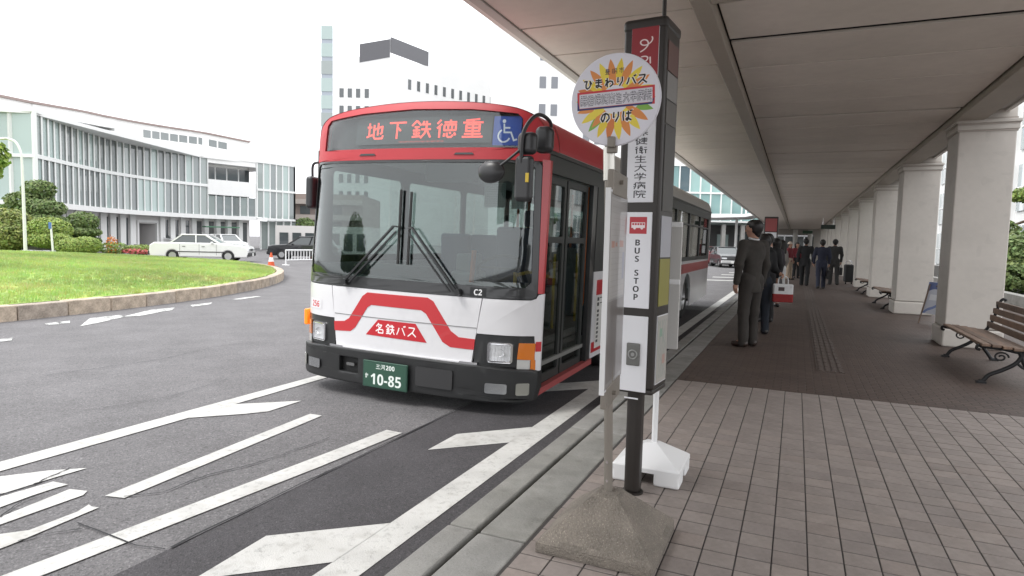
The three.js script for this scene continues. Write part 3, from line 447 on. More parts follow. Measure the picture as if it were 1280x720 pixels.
  const winL = [[0.55, 1.9], [2.05, 3.5], [3.62, 5.1], [5.22, 6.7], [6.82, 8.3], [8.42, 9.9], [10.02, 11.5]];
  { const s = band(0.34, winL); part('window_band', sideGeoL(s, 0.035), busFrame, bus); }
  for (const [a, b] of winL) part('window', box(0.008, 0.96, b - a + 0.04, -BW + 0.02, 1.78, -(a + b) / 2), glassMat([0.75, 0.8, 0.78]), bus);
  part('red_stripe', sideGeoL([[0.3, 0.7], [L, 1.0], [L, 1.2], [0.3, 0.9]], 0.004).translate(-0.006, 0, 0), busRed, bus);
  { const s = shapeOf([[-1.3, 0.28], [1.3, 0.28], [1.3, 2.45], [1.15, 2.69], [0, 2.825], [-1.15, 2.69], [-1.3, 2.45]]); s.holes.push(new THREE.Path(roundRect(-1.05, 1.45, 1.05, 2.2, 0.08).reverse().map(([x, y]) => new THREE.Vector2(x, y)))); part('back_panel', boxUV(extr(s, 0.04).translate(0, 0, -L - 0.01)), busWhite, bus); part('rear_window', box(2.14, 0.78, 0.008, 0, 1.825, -L + 0.01), sideGlass, bus); }
  // wheels
  for (const [x, d, y] of [[1.12, 8.9, 0.47], [-1.12, 8.9, 0.44], [1.12, 2.9, 0.47], [-1.12, 2.9, 0.44]]) {
    const tyre = part('wheel', new THREE.LatheGeometry([[0.28, -0.13], [0.44, -0.13], [0.475, -0.1], [0.475, 0.1], [0.44, 0.13], [0.28, 0.13]].map(([r, h]) => new THREE.Vector2(r, h)), 36).rotateZ(PI / 2).translate(x, y, -d), rubber, bus);
    part('rim', [new THREE.LatheGeometry([[0.0, 0.05], [0.1, 0.05], [0.12, 0.02], [0.22, 0.02], [0.26, 0.09], [0.285, 0.1]].map(([r, h]) => new THREE.Vector2(r, h)), 30).rotateZ(x > 0 ? -PI / 2 : PI / 2).translate(x + Math.sign(x) * 0.02, y, -d)], M([0.4, 0.4, 0.4], 0.4, { metalness: 0.8 }), tyre);
  }
  // underside and cabin
  part('chassis', [box(2.3, 0.1, L - 1.0, 0, 0.33, -L / 2 - 0.2)], M([0.03, 0.03, 0.03], 0.9), bus);
  part('cabin_floor', box(2.5, 0.04, L - 0.6, 0, 0.41, -L / 2 - 0.2), M([0.16, 0.16, 0.15], 0.7), bus);
  part('cabin_ceiling', box(2.46, 0.03, L - 0.7, 0, 2.4, -L / 2 - 0.25), M([0.55, 0.56, 0.55], 0.6), bus);
  part('dashboard', [rbox(2.3, 0.5, 0.5, 0, 0.88, -0.62, 0.08, 3), rbox(1.0, 0.16, 0.4, -0.55, 1.17, -0.8, 0.06, 3), box(2.3, 0.5, 0.05, 0, 0.62, -0.32)], M([0.06, 0.065, 0.063], 0.7), bus);
  part('steering_wheel', [new THREE.TorusGeometry(0.23, 0.018, 8, 28).rotateX(-1.0).translate(0.55, 1.27, -0.98), rod([0.55, 1.27, -0.98], [0.55, 0.9, -0.75], 0.03), barBetween([0.34, 1.27, -0.98], [0.76, 1.27, -0.98], 0.03, 0.02)], M([0.03, 0.03, 0.03], 0.5), bus);
  const fabric = M([0.045, 0.06, 0.11], 0.9), seatG = merge([rbox(0.46, 0.12, 0.46, 0, 0.46, 0, 0.04, 3), rbox(0.46, 0.72, 0.1, 0, 0.82, 0.24, 0.04, 3).applyMatrix4(new THREE.Matrix4().makeRotationX(0.08)), rbox(0.1, 0.42, 0.3, 0, 0.2, 0, 0.03)]);
  part('driver_seat', [seatG.clone().translate(0.55, 0.55, -1.75), rbox(0.28, 0.2, 0.08, 0.55, 1.82, -1.96, 0.04)], fabric, bus);
  part('partition', [box(1.0, 1.0, 0.03, 0.6, 1.0, -2.2)], M([0.35, 0.36, 0.36], 0.6), bus);
  for (let k = 0; k < 7; k++) for (const x of [-0.95, -0.48, 0.98]) if (!(x > 0 && k < 1)) part('passenger_seat', seatG.clone().rotateY(0).translate(x, 0.45 + (k > 4 ? 0.15 : 0), -(3.1 + k * 1.18)), fabric, bus);
  const yel = M([0.62, 0.36, 0.03], 0.4), ora = M([0.7, 0.16, 0.04], 0.45);
  for (const [x, d] of [[0.85, 0.75], [0.32, 2.3], [-0.3, 3.4], [0.5, 4.2], [-0.3, 5.8], [0.5, 6.5], [-0.3, 8.2], [0.5, 8.9]]) part('stanchion', rod([x, 0.43, -d], [x, x === 0.85 ? 1.25 : 2.38, -d], 0.018), x === 0.85 ? yel : ora, bus);
  part('grab_rail', [tube([[0.85, 1.22, -0.75], [0.95, 1.25, -0.95], [1.1, 1.2, -1.1]], 0.018), rod([1.18, 0.7, -0.6], [1.18, 1.3, -0.6], 0.017), rod([1.18, 0.9, -0.6], [1.0, 1.05, -0.7], 0.016)], yel, bus);
  part('fare_box', [rbox(0.28, 0.7, 0.34, 0.12, 0.86, -1.15, 0.04), rbox(0.2, 0.2, 0.26, 0.12, 1.3, -1.15, 0.03)], M([0.3, 0.31, 0.31], 0.5), bus);
  part('warning_post', rod([0.42, 1.0, -0.62], [0.45, 1.45, -0.62], 0.025), ora, bus);
  const papTex = canvasTex(256, 256, (c) => { c.fillStyle = '#eceeec'; c.fillRect(0, 0, 256, 256); c.strokeStyle = '#9aa8a8'; c.lineWidth = 2; for (let k = 0; k < 9; k++) { c.strokeRect(14, 18 + k * 25, 228, 25); c.strokeRect(14 + k * 26, 18, 26, 225); } });
  for (const [x, y, w, h] of [[0.52, 2.02, 0.24, 0.25], [0.8, 2.0, 0.18, 0.23]]) part('paper_notice', box(w, h, 0.004, x, y, -0.9), M(null, 0.7, { map: papTex }), bus);
  part('ceiling_display', rbox(0.62, 0.2, 0.1, -0.05, 2.26, -1.0, 0.02), M([0.3, 0.31, 0.31], 0.5), bus);
  // mirrors
  const mz = 0.3, arm = M([0.03, 0.03, 0.032], 0.35);
  const m = part('mirror_arm', [tube([[1.33, 2.5, -0.26], [1.4, 2.58, -0.1], [1.39, 2.59, mz - 0.1], [1.33, 2.45, mz], [1.315, 2.2, mz]], 0.016, 30), tube([[1.3, 2.3, mz], [1.2, 2.21, mz + 0.03], [1.1, 2.135, mz + 0.05]], 0.012, 10)], arm, bus);
  part('mirror_hood', rbox(0.15, 0.22, 0.13, 1.4, 2.42, 0.02, 0.05, 3), arm, m);
  part('mirror_head', [rbox(0.155, 0.37, 0.08, 1.335, 2.075, mz - 0.03, 0.04, 4), rbox(0.16, 0.18, 0.1, 1.34, 2.36, mz - 0.06, 0.045, 4)], arm, m);
  part('mirror_glass', [box(0.125, 0.32, 0.004, 1.335, 2.075, mz - 0.073)], chrome, m);
  part('marker_dot', rbox(0.03, 0.075, 0.01, 1.38, 2.08, mz + 0.014, 0.004), M([0.6, 0.42, 0.03], 0.4), m);
  part('round_mirror', [new THREE.SphereGeometry(0.12, 24, 12, 0, PI * 2, 0, PI / 2).rotateX(PI / 2 - 0.25).scale(1.0, 0.78, 0.45).translate(1.07, 2.12, mz + 0.03), new THREE.CircleGeometry(0.118, 24).scale(1, 0.78, 1).rotateX(PI - 0.25).translate(1.07, 2.12, mz + 0.03)], arm, m);
  const ml = part('mirror_arm', tube([[-1.29, 2.3, -0.35], [-1.36, 2.28, -0.34], [-1.37, 2.1, -0.34]], 0.014, 16), arm, bus);
  part('mirror_head', rbox(0.09, 0.34, 0.14, -1.37, 1.98, -0.34, 0.035, 3), arm, ml);
  part('side_indicator', rbox(0.05, 0.17, 0.12, -1.345, 0.66, -0.3, 0.015), M([0.8, 0.22, 0.012], 0.3, { emissive: C(1, 0.25, 0.02), emissiveIntensity: 0.25 }), bus);
}
// ---------------------------------------------------------------- stop furniture
const darkBronze = M([0.035, 0.03, 0.027], 0.38, { metalness: 0.3 }), plateWhite = M([0.72, 0.72, 0.74], 0.4), galv = M([0.24, 0.215, 0.185], 0.5, { metalness: 0.35, map: atex(paintGrain, 2) });
const totem = thing('bus_stop_pillar', 'tall dark bus stop pillar with BUS STOP plate and red top panel', 'bus stop sign', [-0.782, 0.15, -3.597], -0.1);
{
  const y0 = 0.6, y1 = 2.615, yp = (px) => 2.612 - (px - 24) * 0.00432, w = 0.235, d = 0.26;
  part('leg', [rbox(0.088, 0.62, 0.09, -0.005, 0.31, 0.03, 0.03, 3), cyl(0.06, 0.06, 0.01, -0.005, 0.006, 0.03, 20)], darkBronze, totem);
  part('body', [rbox(w, y1 - y0 - 0.04, d, 0, (y0 + y1) / 2, 0, 0.018, 3), rbox(w + 0.012, 0.07, d + 0.012, 0, y1 - 0.03, 0, 0.025, 3), rbox(w, 0.03, d, 0, y0 + 0.01, 0, 0.012)], darkBronze, totem);
  const face = (name, px0, px1, map, wd = 0.152) => { const a = yp(px1), b = yp(px0); const p = part(name, rbox(wd, b - a, 0.006, 0.004, (a + b) / 2, d / 2 + 0.001, 0.003, 1), plateWhite, totem); if (map) { const q = part('print', new THREE.PlaneGeometry(wd - 0.004, b - a - 0.004).translate(0.004, (a + b) / 2, d / 2 + 0.0058), M(null, 0.42, { map }), p); } return p; };
  face('red_plate', 34, 95, canvasTex(128, 288, (c) => { c.fillStyle = '#8e2029'; c.fillRect(0, 0, 128, 288); c.strokeStyle = '#e8d8d6'; c.lineWidth = 7; c.lineCap = 'round'; c.beginPath(); c.moveTo(96, 60); c.bezierCurveTo(110, 90, 60, 120, 44, 92); c.bezierCurveTo(34, 70, 70, 60, 78, 88); c.bezierCurveTo(84, 110, 60, 130, 44, 138); c.stroke(); c.beginPath(); c.moveTo(50, 168); c.bezierCurveTo(84, 160, 90, 190, 58, 200); c.moveTo(90, 176); c.lineTo(92, 210); c.moveTo(44, 230); c.bezierCurveTo(70, 214, 90, 236, 60, 250); c.stroke(); }));
  face('name_plate', 97, 248, canvasTex(160, 860, (c) => { c.fillStyle = '#dcdce0'; c.fillRect(0, 0, 160, 860); writeJ(c, '藤田保健衛生大学病院', 42, 214, 76, 56, { color: '#26262a', lw: 9, step: 62.5, vertical: true }); }));
  face('stop_plate', 260, 381, canvasTex(256, 1080, (c) => {
    c.fillStyle = '#e2e2e6'; c.fillRect(0, 0, 256, 1080); c.fillStyle = '#b5303a'; c.fillRect(44, 50, 168, 190); c.fillStyle = '#ecdfe0'; c.fillRect(62, 112, 132, 62); c.fillStyle = '#b5303a'; for (let k = 0; k < 5; k++) c.fillRect(70 + k * 25, 120, 19, 22); c.fillStyle = '#ecdfe0'; c.beginPath(); c.arc(94, 178, 13, 0, 7); c.arc(164, 178, 13, 0, 7); c.fill();
    c.fillStyle = '#2a2a2e'; c.font = 'bold 102px sans-serif'; c.textAlign = 'center'; 'BUS STOP'.split('').forEach((ch, i) => { c.save(); c.translate(128, 372 + i * 92 - (i > 3 ? 26 : 0)); c.scale(0.9, 0.92); c.fillText(ch, 0, 0); c.restore(); });
  }));
  const low = face('lower_plate', 391, 488);
  part('speaker_box', rbox(0.075, 0.125, 0.012, 0.004, yp(440), d / 2 + 0.009, 0.006), M([0.16, 0.16, 0.15], 0.4, { metalness: 0.5 }), low);
  part('speaker_ring', [new THREE.TorusGeometry(0.024, 0.004, 8, 24).translate(0.004, yp(440), d / 2 + 0.016), cyl(0.01, 0.01, 0.004).rotateX(PI / 2).translate(0.004, yp(440), d / 2 + 0.0165)], M([0.34, 0.34, 0.33], 0.35, { metalness: 0.7 }), low);
  part('maker_tag', rbox(0.08, 0.008, 0.004, 0, yp(497), d / 2 + 0.003, 0.001), plateWhite, totem);
  // kerb-away side: a tall case of notices
  const side = (px0, px1, col, z0 = -0.095, z1 = 0.095) => { const a = yp(px1), b = yp(px0); part('side_notice', box(0.005, b - a, z1 - z0, w / 2 + 0.001, (a + b) / 2, (z0 + z1) / 2), M(col, 0.5), totem); };
  side(50, 86, [0.12, 0.06, 0.05]); side(88, 120, [0.2, 0.19, 0.18]); side(122, 150, [0.1, 0.09, 0.08]); side(152, 258, [0.06, 0.055, 0.05]); side(264, 316, [0.36, 0.36, 0.39]); side(318, 378, [0.24, 0.22, 0.05]);
  const mapTex = canvasTex(256, 320, (c) => { c.fillStyle = '#a5a29c'; c.fillRect(0, 0, 256, 320); c.strokeStyle = '#8c948e'; c.lineWidth = 5; for (let k = 0; k < 14; k++) { c.beginPath(); c.moveTo((k * 53) % 256, 20); c.lineTo((k * 97) % 256, 150); c.lineTo((k * 31) % 256, 300); c.stroke(); } c.fillStyle = '#7d9a86'; c.fillRect(60, 60, 60, 40); c.fillStyle = '#a98a80'; c.fillRect(140, 190, 70, 46); });
  { const a = yp(478), b = yp(390), p = part('side_notice', box(0.005, b - a, 0.2, w / 2 + 0.001, (a + b) / 2, 0), plateWhite, totem); part('map_print', new THREE.PlaneGeometry(0.19, b - a - 0.01).rotateY(PI / 2).translate(w / 2 + 0.005, (a + b) / 2, 0), M(null, 0.4, { map: mapTex }), p); }
  part('suspension_rod', rod([0.09, y1, 0.1], [0.09, 3.42, 0.1], 0.011), darkBronze, totem);
}
const roundSign = thing('round_bus_sign', 'round white sunflower bus sign on a thin pole with timetable board and concrete foot', 'bus stop sign', [-0.755, 0.15, -2.912]);
{
  const aggTex = tex(512, (u, v, n, i, j) => { const pebble = n(150, 2), k = 0.72 + 0.4 * n(8, 1) + 0.35 * (pebble - 0.5) + 0.25 * (hash(i, j, 5) - 0.5), w = hash(Math.floor(u * 200), Math.floor(v * 200), 9) > 0.965 ? 1.7 : 1; return [0.205 * k * w, 0.18 * k * w, 0.152 * k * w]; });
  const aggBump = tex(512, (u, v, n, i, j) => { const h = 0.6 * n(130, 4) + 0.25 * n(40, 2) + 0.15 * hash(i, j, 3); return [h, h, h]; }, false);
  const agg = M(null, 0.92, { map: atex(aggTex, 1.8), bumpMap: atex(aggBump, 1.8), bumpScale: 0.006 });
  const S = 0.262, t = 0.055;
  const pyr = new THREE.LatheGeometry([[S + 0.004, 0.004], [S + 0.004, 0.05], [S - 0.012, 0.068], [t + 0.01, 0.232], [t - 0.004, 0.248], [0.001, 0.252]].map(([r, y]) => new THREE.Vector2(r * Math.SQRT2, y)), 4, PI / 4);
  part('concrete_foot', boxUV(toCreasedNormals(pyr.toNonIndexed(), 0.35)), agg, roundSign);
  part('foot_rim', boxUV(rbox(2 * S + 0.012, 0.05, 2 * S + 0.012, 0, 0.026, 0, 0.014, 2)), agg, roundSign);
  const B = V(-0.006, 0.26, 0), T = V(-0.062, 1.93, 0), on = (y) => [B.x + (T.x - B.x) * ((y - 0.26) / 1.67), y, 0];
  part('pole', rod(on(0.25), on(1.9), 0.0205, 0.0205, 16), galv, roundSign);
  part('bolt', [0.3, 0.39].map((y) => cyl(0.006, 0.006, 0.05).rotateX(PI / 2).translate(...on(y))), chrome, roundSign);
  part('sleeve', [rod(on(1.71), on(1.86), 0.027, 0.027, 16)], M([0.62, 0.6, 0.55], 0.3, { metalness: 0.6 }), roundSign);
  const cx = -0.03, cy = 2.068, R = 0.207;
  const disc = part('sign_disc', new THREE.LatheGeometry([[0.001, -0.008], [R - 0.004, -0.008], [R, -0.004], [R, 0.004], [R - 0.004, 0.008], [0.001, 0.008]].map(([r, y]) => new THREE.Vector2(r, y)), 64).rotateX(PI / 2).translate(cx, cy, 0.03), M([0.72, 0.71, 0.76], 0.4), roundSign);
  const dt = canvasTex(1024, 1024, (c) => {
    c.fillStyle = '#dcdae2'; c.fillRect(0, 0, 1024, 1024); c.translate(512, 512);
    const petal = (a, col, len, wd, r0 = 190) => { c.save(); c.rotate(a); c.fillStyle = col; c.beginPath(); c.moveTo(-wd * 0.6, -r0); c.bezierCurveTo(-wd, -r0 - len * 0.5, -wd * 0.35, -r0 - len * 0.85, 0, -r0 - len); c.bezierCurveTo(wd * 0.35, -r0 - len * 0.85, wd, -r0 - len * 0.5, wd * 0.6, -r0); c.fill(); c.restore(); };
    const cols = ['#e2c63c', '#d98a48', '#e6d04a', '#d98a48', '#e8cf45', '#cf7a40'];
    for (let k = 0; k < 22; k++) { const a = (k / 22) * PI * 2 + 0.14; let col = cols[k % 6]; if (k === 6 || k === 13) col = '#7fae4a'; petal(a, col, 272, 66, 190); }
    c.fillStyle = '#dcdae2'; c.beginPath(); c.ellipse(0, -10, 300, 190, 0, 0, 7); c.fill();
    for (let k = 0; k < 22; k++) { const a = (k / 22) * PI * 2 + 0.14, s = Math.abs(Math.sin(a)); if (s < 0.9) petal(a, cols[k % 6], 240, 58, 160); }
    c.rotate(-0.035);
    writeJ(c, '豊明市', -118, -352, 66, 66, { color: '#4a3c38', lw: 9, step: 82 });
    writeJ(c, 'ひまわりバス', -372, -258, 112, 118, { color: '#17161a', lw: 15, step: 126, outline: ['#e6e2e0', 32] });
    c.fillStyle = '#c23038'; c.fillRect(-446, -118, 900, 208); c.fillStyle = '#2b3166'; c.beginPath(); c.moveTo(-446, -50); c.lineTo(-446, 90); c.lineTo(420, 90); c.lineTo(454, 20); c.lineTo(380, 70); c.lineTo(-420, 70); c.fill(); c.fillStyle = '#cfccd2'; c.fillRect(-420, -94, 848, 160);
    writeJ(c, '藤田保健衛生大学病院', -408, -78, 80, 126, { color: '#c9c6cc', lw: 9, step: 83, outline: ['#4c4a52', 20] });
    writeJ(c, 'のりば', -172, 128, 118, 130, { color: '#17161a', lw: 15, step: 128, outline: ['#e6e2e0', 32] });
  });
  part('sign_print', new THREE.CircleGeometry(R - 0.004, 64).translate(cx, cy, 0.0392), M(null, 0.45, { map: dt }), disc);
  part('clamp', [rbox(0.05, 0.075, 0.02, -0.038, cy - 0.2, 0.025, 0.006), rbox(0.036, 0.05, 0.02, -0.038, cy - 0.19, 0.044, 0.006)], galv, roundSign);
  // timetable board standing edge-on, with its brackets
  const bd = new THREE.Group(); bd.name = 'timetable_board'; bd.position.set(0.0, 0, 0); bd.rotation.y = 0.076; roundSign.add(bd);
  const bx = -0.015; const ttTex = canvasTex(512, 1024, (c) => {
    c.fillStyle = '#8f8c8b'; c.fillRect(0, 0, 512, 1024); c.fillStyle = '#adaaa8'; c.fillRect(30, 24, 452, 530); c.strokeStyle = '#97938f'; c.lineWidth = 2; for (let k = 0; k < 17; k++) { c.strokeRect(50, 40 + k * 30, 412, 30); } for (let k = 0; k < 9; k++) c.strokeRect(50 + k * 46, 250, 46, 290);
    c.fillStyle = '#b07a66'; c.fillRect(60, 250, 90, 34); c.fillRect(170, 256, 60, 22); c.fillRect(300, 244, 120, 36); c.fillStyle = '#8f93a6'; c.fillRect(400, 310, 62, 150); c.fillStyle = '#77726f'; c.fillRect(30, 566, 452, 430);
  });
  part('panel', rbox(0.018, 0.905, 0.45, bx, 1.205, -0.03, 0.004), M([0.62, 0.62, 0.64], 0.45), bd);
  part('print', new THREE.PlaneGeometry(0.43, 0.88).rotateY(PI / 2).translate(bx + 0.0095, 1.205, -0.03), M(null, 0.3, { map: ttTex, clearcoat: 0.5 }), bd);
  part('edge_trim', box(0.022, 0.91, 0.012, bx, 1.205, 0.199), M([0.75, 0.75, 0.75], 0.4), bd);
  part('bracket', rbox(0.03, 0.1, 0.34, bx - 0.002, 0.72, -0.03, 0.006), galv, bd); part('bracket', rbox(0.03, 0.11, 0.36, bx - 0.002, 1.69, -0.03, 0.006), galv, bd); part('bolt', [cyl(0.01, 0.01, 0.03).rotateZ(PI / 2).translate(bx + 0.014, 1.7, 0.0), cyl(0.01, 0.01, 0.03).rotateZ(PI / 2).translate(bx + 0.014, 0.72, 0.0)], galv, bd);
}
const board = thing('notice_stand', 'white notice panel on a white pole in a white plastic foot, behind the dark pillar', 'notice stand', [-0.75, 0.15, -3.9]);
{
  const wp = M([0.78, 0.78, 0.78], 0.45), S = 0.2, leg = [];
  const foot = new THREE.LatheGeometry([[S, 0.0], [S, 0.1], [S - 0.012, 0.11], [0.055, 0.195], [0.035, 0.208], [0.001, 0.212]].map(([r, y]) => new THREE.Vector2(r * Math.SQRT2, y)), 4, PI / 4);
  foot.translate(0, 0, 0);
  const p = foot.attributes.position; for (let i = 0; i < p.count; i++) if (p.getY(i) < 0.01) p.setY(i, 0.075);
  for (const a of [-1, 1]) for (const b of [-1, 1]) leg.push(rbox(0.15, 0.11, 0.15, a * (S - 0.0755), 0.056, b * (S - 0.0755), 0.015, 2));
  part('plastic_foot', [toCreasedNormals(foot.toNonIndexed(), 0.35), ...leg], wp, board);
  part('pole', cyl(0.0175, 0.0175, 1.42, 0.01, 0.85, 0, 16), wp, board);
  part('panel', rbox(0.3, 0.755, 0.02, -0.02, 1.175, 0.03, 0.004), M([0.5, 0.49, 0.47], 0.5), board);
  part('clip', [rbox(0.3, 0.03, 0.028, -0.02, 1.54, 0.03, 0.004), rbox(0.3, 0.03, 0.028, -0.02, 1.2, 0.03, 0.004)], wp, board);
}
// ---------------------------------------------------------------- benches, easel, case
const woodTex = tex(512, (u, v, n, i, j) => { const g = vnoise(u * 60, v * 4, 60, 3) * 0.6 + vnoise(u * 150, v * 8, 150, 4) * 0.4, k = 0.62 + 0.5 * g + 0.25 * (n(7, 1) - 0.5) + 0.12 * (hash(i, j, 2) - 0.5); return [0.215 * k, 0.142 * k, 0.1 * k]; });
const woodMats = [[1, 1, 1], [0.85, 0.86, 0.88], [1.14, 1.1, 1.06]].map((c, i) => M(c, 0.6, { map: atex(woodTex, 1.1 + i * 0.2) })), iron = M([0.02, 0.02, 0.021], 0.5, { metalness: 0.4 });
const bench = thing('wooden_bench', 'nearest brown slatted bench with black iron scroll legs, cut by the right edge', 'bench', [1.87, 0.15, -9.3], 0, 'wooden benches between the pillars');
{
  const L = 2.0;
  for (let k = 0; k < 5; k++) part('seat_slat', boxUV(rbox(0.082, 0.032, L, 0.045 + k * 0.095, 0.435 - k * 0.012 + (k === 0 ? -0.008 : 0), 0, 0.008, 2)), woodMats[k % 3], bench);
  for (let k = 0; k < 4; k++) part('back_slat', boxUV(rbox(0.03, 0.074, L, 0.505 + k * 0.028, 0.475 + k * 0.09, 0, 0.008, 2)), woodMats[(k + 1) % 3], bench);
  for (const z of [0.92, -0.92]) {
    const f = part('iron_frame', [tube([[0.02, 0.4, z], [0.2, 0.39, z], [0.42, 0.365, z], [0.5, 0.45, z], [0.56, 0.62, z], [0.61, 0.8, z], [0.65, 0.82, z], [0.66, 0.79, z]], 0.018, 40), tube([[0.02, 0.4, z], [-0.015, 0.41, z], [-0.02, 0.375, z], [0.01, 0.365, z]], 0.016, 14),
      tube([[0.4, 0.37, z], [0.34, 0.25, z], [0.22, 0.16, z], [0.1, 0.09, z], [0.05, 0.02, z], [0.02, 0.02, z]], 0.022, 30), tube([[0.36, 0.37, z], [0.42, 0.22, z], [0.5, 0.1, z], [0.56, 0.02, z], [0.6, 0.02, z]], 0.022, 26), box(0.09, 0.025, 0.06, 0.04, 0.012, z), box(0.09, 0.025, 0.06, 0.58, 0.012, z),
      tube([[0.34, 0.25, z], [0.4, 0.2, z], [0.45, 0.19, z]], 0.014, 12)], iron, bench);
    part('scroll', [tube(Array.from({ length: 18 }, (_, k) => { const t = k * 0.55, r = 0.07 - k * 0.0033; return [0.2 + r * Math.cos(t), 0.3 + r * Math.sin(t) * 0.8, z]; }), 0.01, 40, 6)], iron, f);
  }
}
copyOf(bench, [1.92, 0.15, -18.6], 0, 'second slatted bench of the row, by the third white pillar');
copyOf(bench, [1.92, 0.15, -23.9], 0, 'third slatted bench of the row, by the fourth white pillar');
const easel = thing('poster_easel', 'small leaning easel with a blue and white poster beside the nearest pillars', 'easel', [2.42, 0.15, -14.6], -1.0);
{
  const tilt = new THREE.Matrix4().makeRotationX(-0.2), wd = M([0.16, 0.11, 0.08], 0.6);
  part('leg', [rod([-0.24, 0, 0.05], [-0.18, 0.9, -0.13], 0.016), rod([0.24, 0, 0.05], [0.18, 0.9, -0.13], 0.016)], wd, easel); part('rear_leg', rod([0, 0, -0.45], [0, 0.88, -0.14], 0.016), wd, easel);
  const pt = canvasTex(256, 384, (c) => { c.fillStyle = '#c9ccd6'; c.fillRect(0, 0, 256, 384); c.fillStyle = '#5f6f9e'; c.beginPath(); c.moveTo(0, 0); c.lineTo(256, 0); c.lineTo(256, 60); c.bezierCurveTo(160, 120, 120, 40, 0, 130); c.fill(); c.fillStyle = '#7d8fc0'; c.beginPath(); c.moveTo(0, 384); c.bezierCurveTo(80, 280, 120, 330, 200, 250); c.lineTo(200, 290); c.bezierCurveTo(130, 350, 80, 330, 40, 384); c.fill(); c.fillStyle = '#e4e6ea'; c.fillRect(60, 150, 130, 70); });
  const pn = part('poster_board', rbox(0.5, 0.74, 0.02, 0, 0.6, 0.02, 0.004).applyMatrix4(tilt), plateWhite, easel); part('poster_print', new THREE.PlaneGeometry(0.48, 0.72).translate(0, 0.6, 0.0315).applyMatrix4(tilt), M(null, 0.5, { map: pt }), pn);
}
easel.scale.setScalar(0.86);
const caseT = thing('travel_case', 'black upright travel case left against the pillars, far along the walkway', 'suitcase', [1.98, 0.15, -29.4], 0.2);
part('case_body', rbox(0.32, 0.72, 0.3, 0, 0.44, 0, 0.06, 3), M([0.015, 0.015, 0.016], 0.6), caseT); part('case_wheel', [-0.11, 0.11].map((x) => cyl(0.04, 0.04, 0.04, 0, 0, 0, 14).rotateZ(PI / 2).translate(x, 0.04, 0.08)), rubber, caseT); part('case_handle', tube([[-0.1, 0.8, 0], [-0.1, 0.92, 0], [0.1, 0.92, 0], [0.1, 0.8, 0]], 0.012), chrome, caseT);
// ---------------------------------------------------------------- people
function march(sdf, lo, hi, res) {                        // surface of sdf < 0 between two corners
  const mc = new MarchingCubes(res, new THREE.MeshStandardMaterial(), false, false, 200000), h = res / 2, c = lo.map((v, i) => (v + hi[i]) / 2), e = lo.map((v, i) => (hi[i] - v) / 2);
  mc.isolation = 0;
  for (let k = 0; k < res; k++) for (let j = 0; j < res; j++) for (let i = 0; i < res; i++) mc.field[i + j * res + k * res * res] = -sdf(c[0] + e[0] * (i - h) / h, c[1] + e[1] * (j - h) / h, c[2] + e[2] * (k - h) / h);
  mc.update();
  const n = mc.count, p = new Float32Array(n * 3); for (let i = 0; i < n; i++) for (let k = 0; k < 3; k++) p[i * 3 + k] = c[k] + e[k] * mc.positionArray[i * 3 + k];
  let g = new THREE.BufferGeometry(); g.setAttribute('position', new THREE.BufferAttribute(p, 3)); g = mergeVertices(g, 1e-5); g.computeVertexNormals(); return g;
}
const smin = (a, b, k) => { const h = Math.max(k - Math.abs(a - b), 0) / k; return Math.min(a, b) - h * h * k * 0.25; };
// bones: [ax, ay, az, ra, bx, by, bz, rb, blend, flatten z]
function bonesSdf(bones) {
  const B = bones.map((b) => { const f = b[9] ?? 1, d = [b[4] - b[0], b[5] - b[1], (b[6] - b[2]) * f]; return { b, f, d, l: d[0] ** 2 + d[1] ** 2 + d[2] ** 2 || 1e-9, k: b[8] ?? 0.03 }; });
  return (x, y, z) => { let r = 9; for (const { b, f, d, l, k } of B) { const px = x - b[0], py = y - b[1], pz = (z - b[2]) * f, t = Math.min(1, Math.max(0, (px * d[0] + py * d[1] + pz * d[2]) / l)), q = Math.hypot(px - d[0] * t, py - d[1] * t, pz - d[2] * t) - (b[3] + (b[7] - b[3]) * t); r = smin(r, q, k); } return r; };
}
const clothTex = tex(256, (u, v, n, i, j) => { const k = 0.86 + 0.2 * n(12, 1) + 0.16 * (hash(i, j, 2) - 0.5); return [k, k, k]; });
const cloth = (c, r = 0.9) => M(c, r, { map: atex(clothTex, 3) });
const skinMat = M([0.42, 0.235, 0.165], 0.55), hairMat = M([0.012, 0.01, 0.009], 0.5);
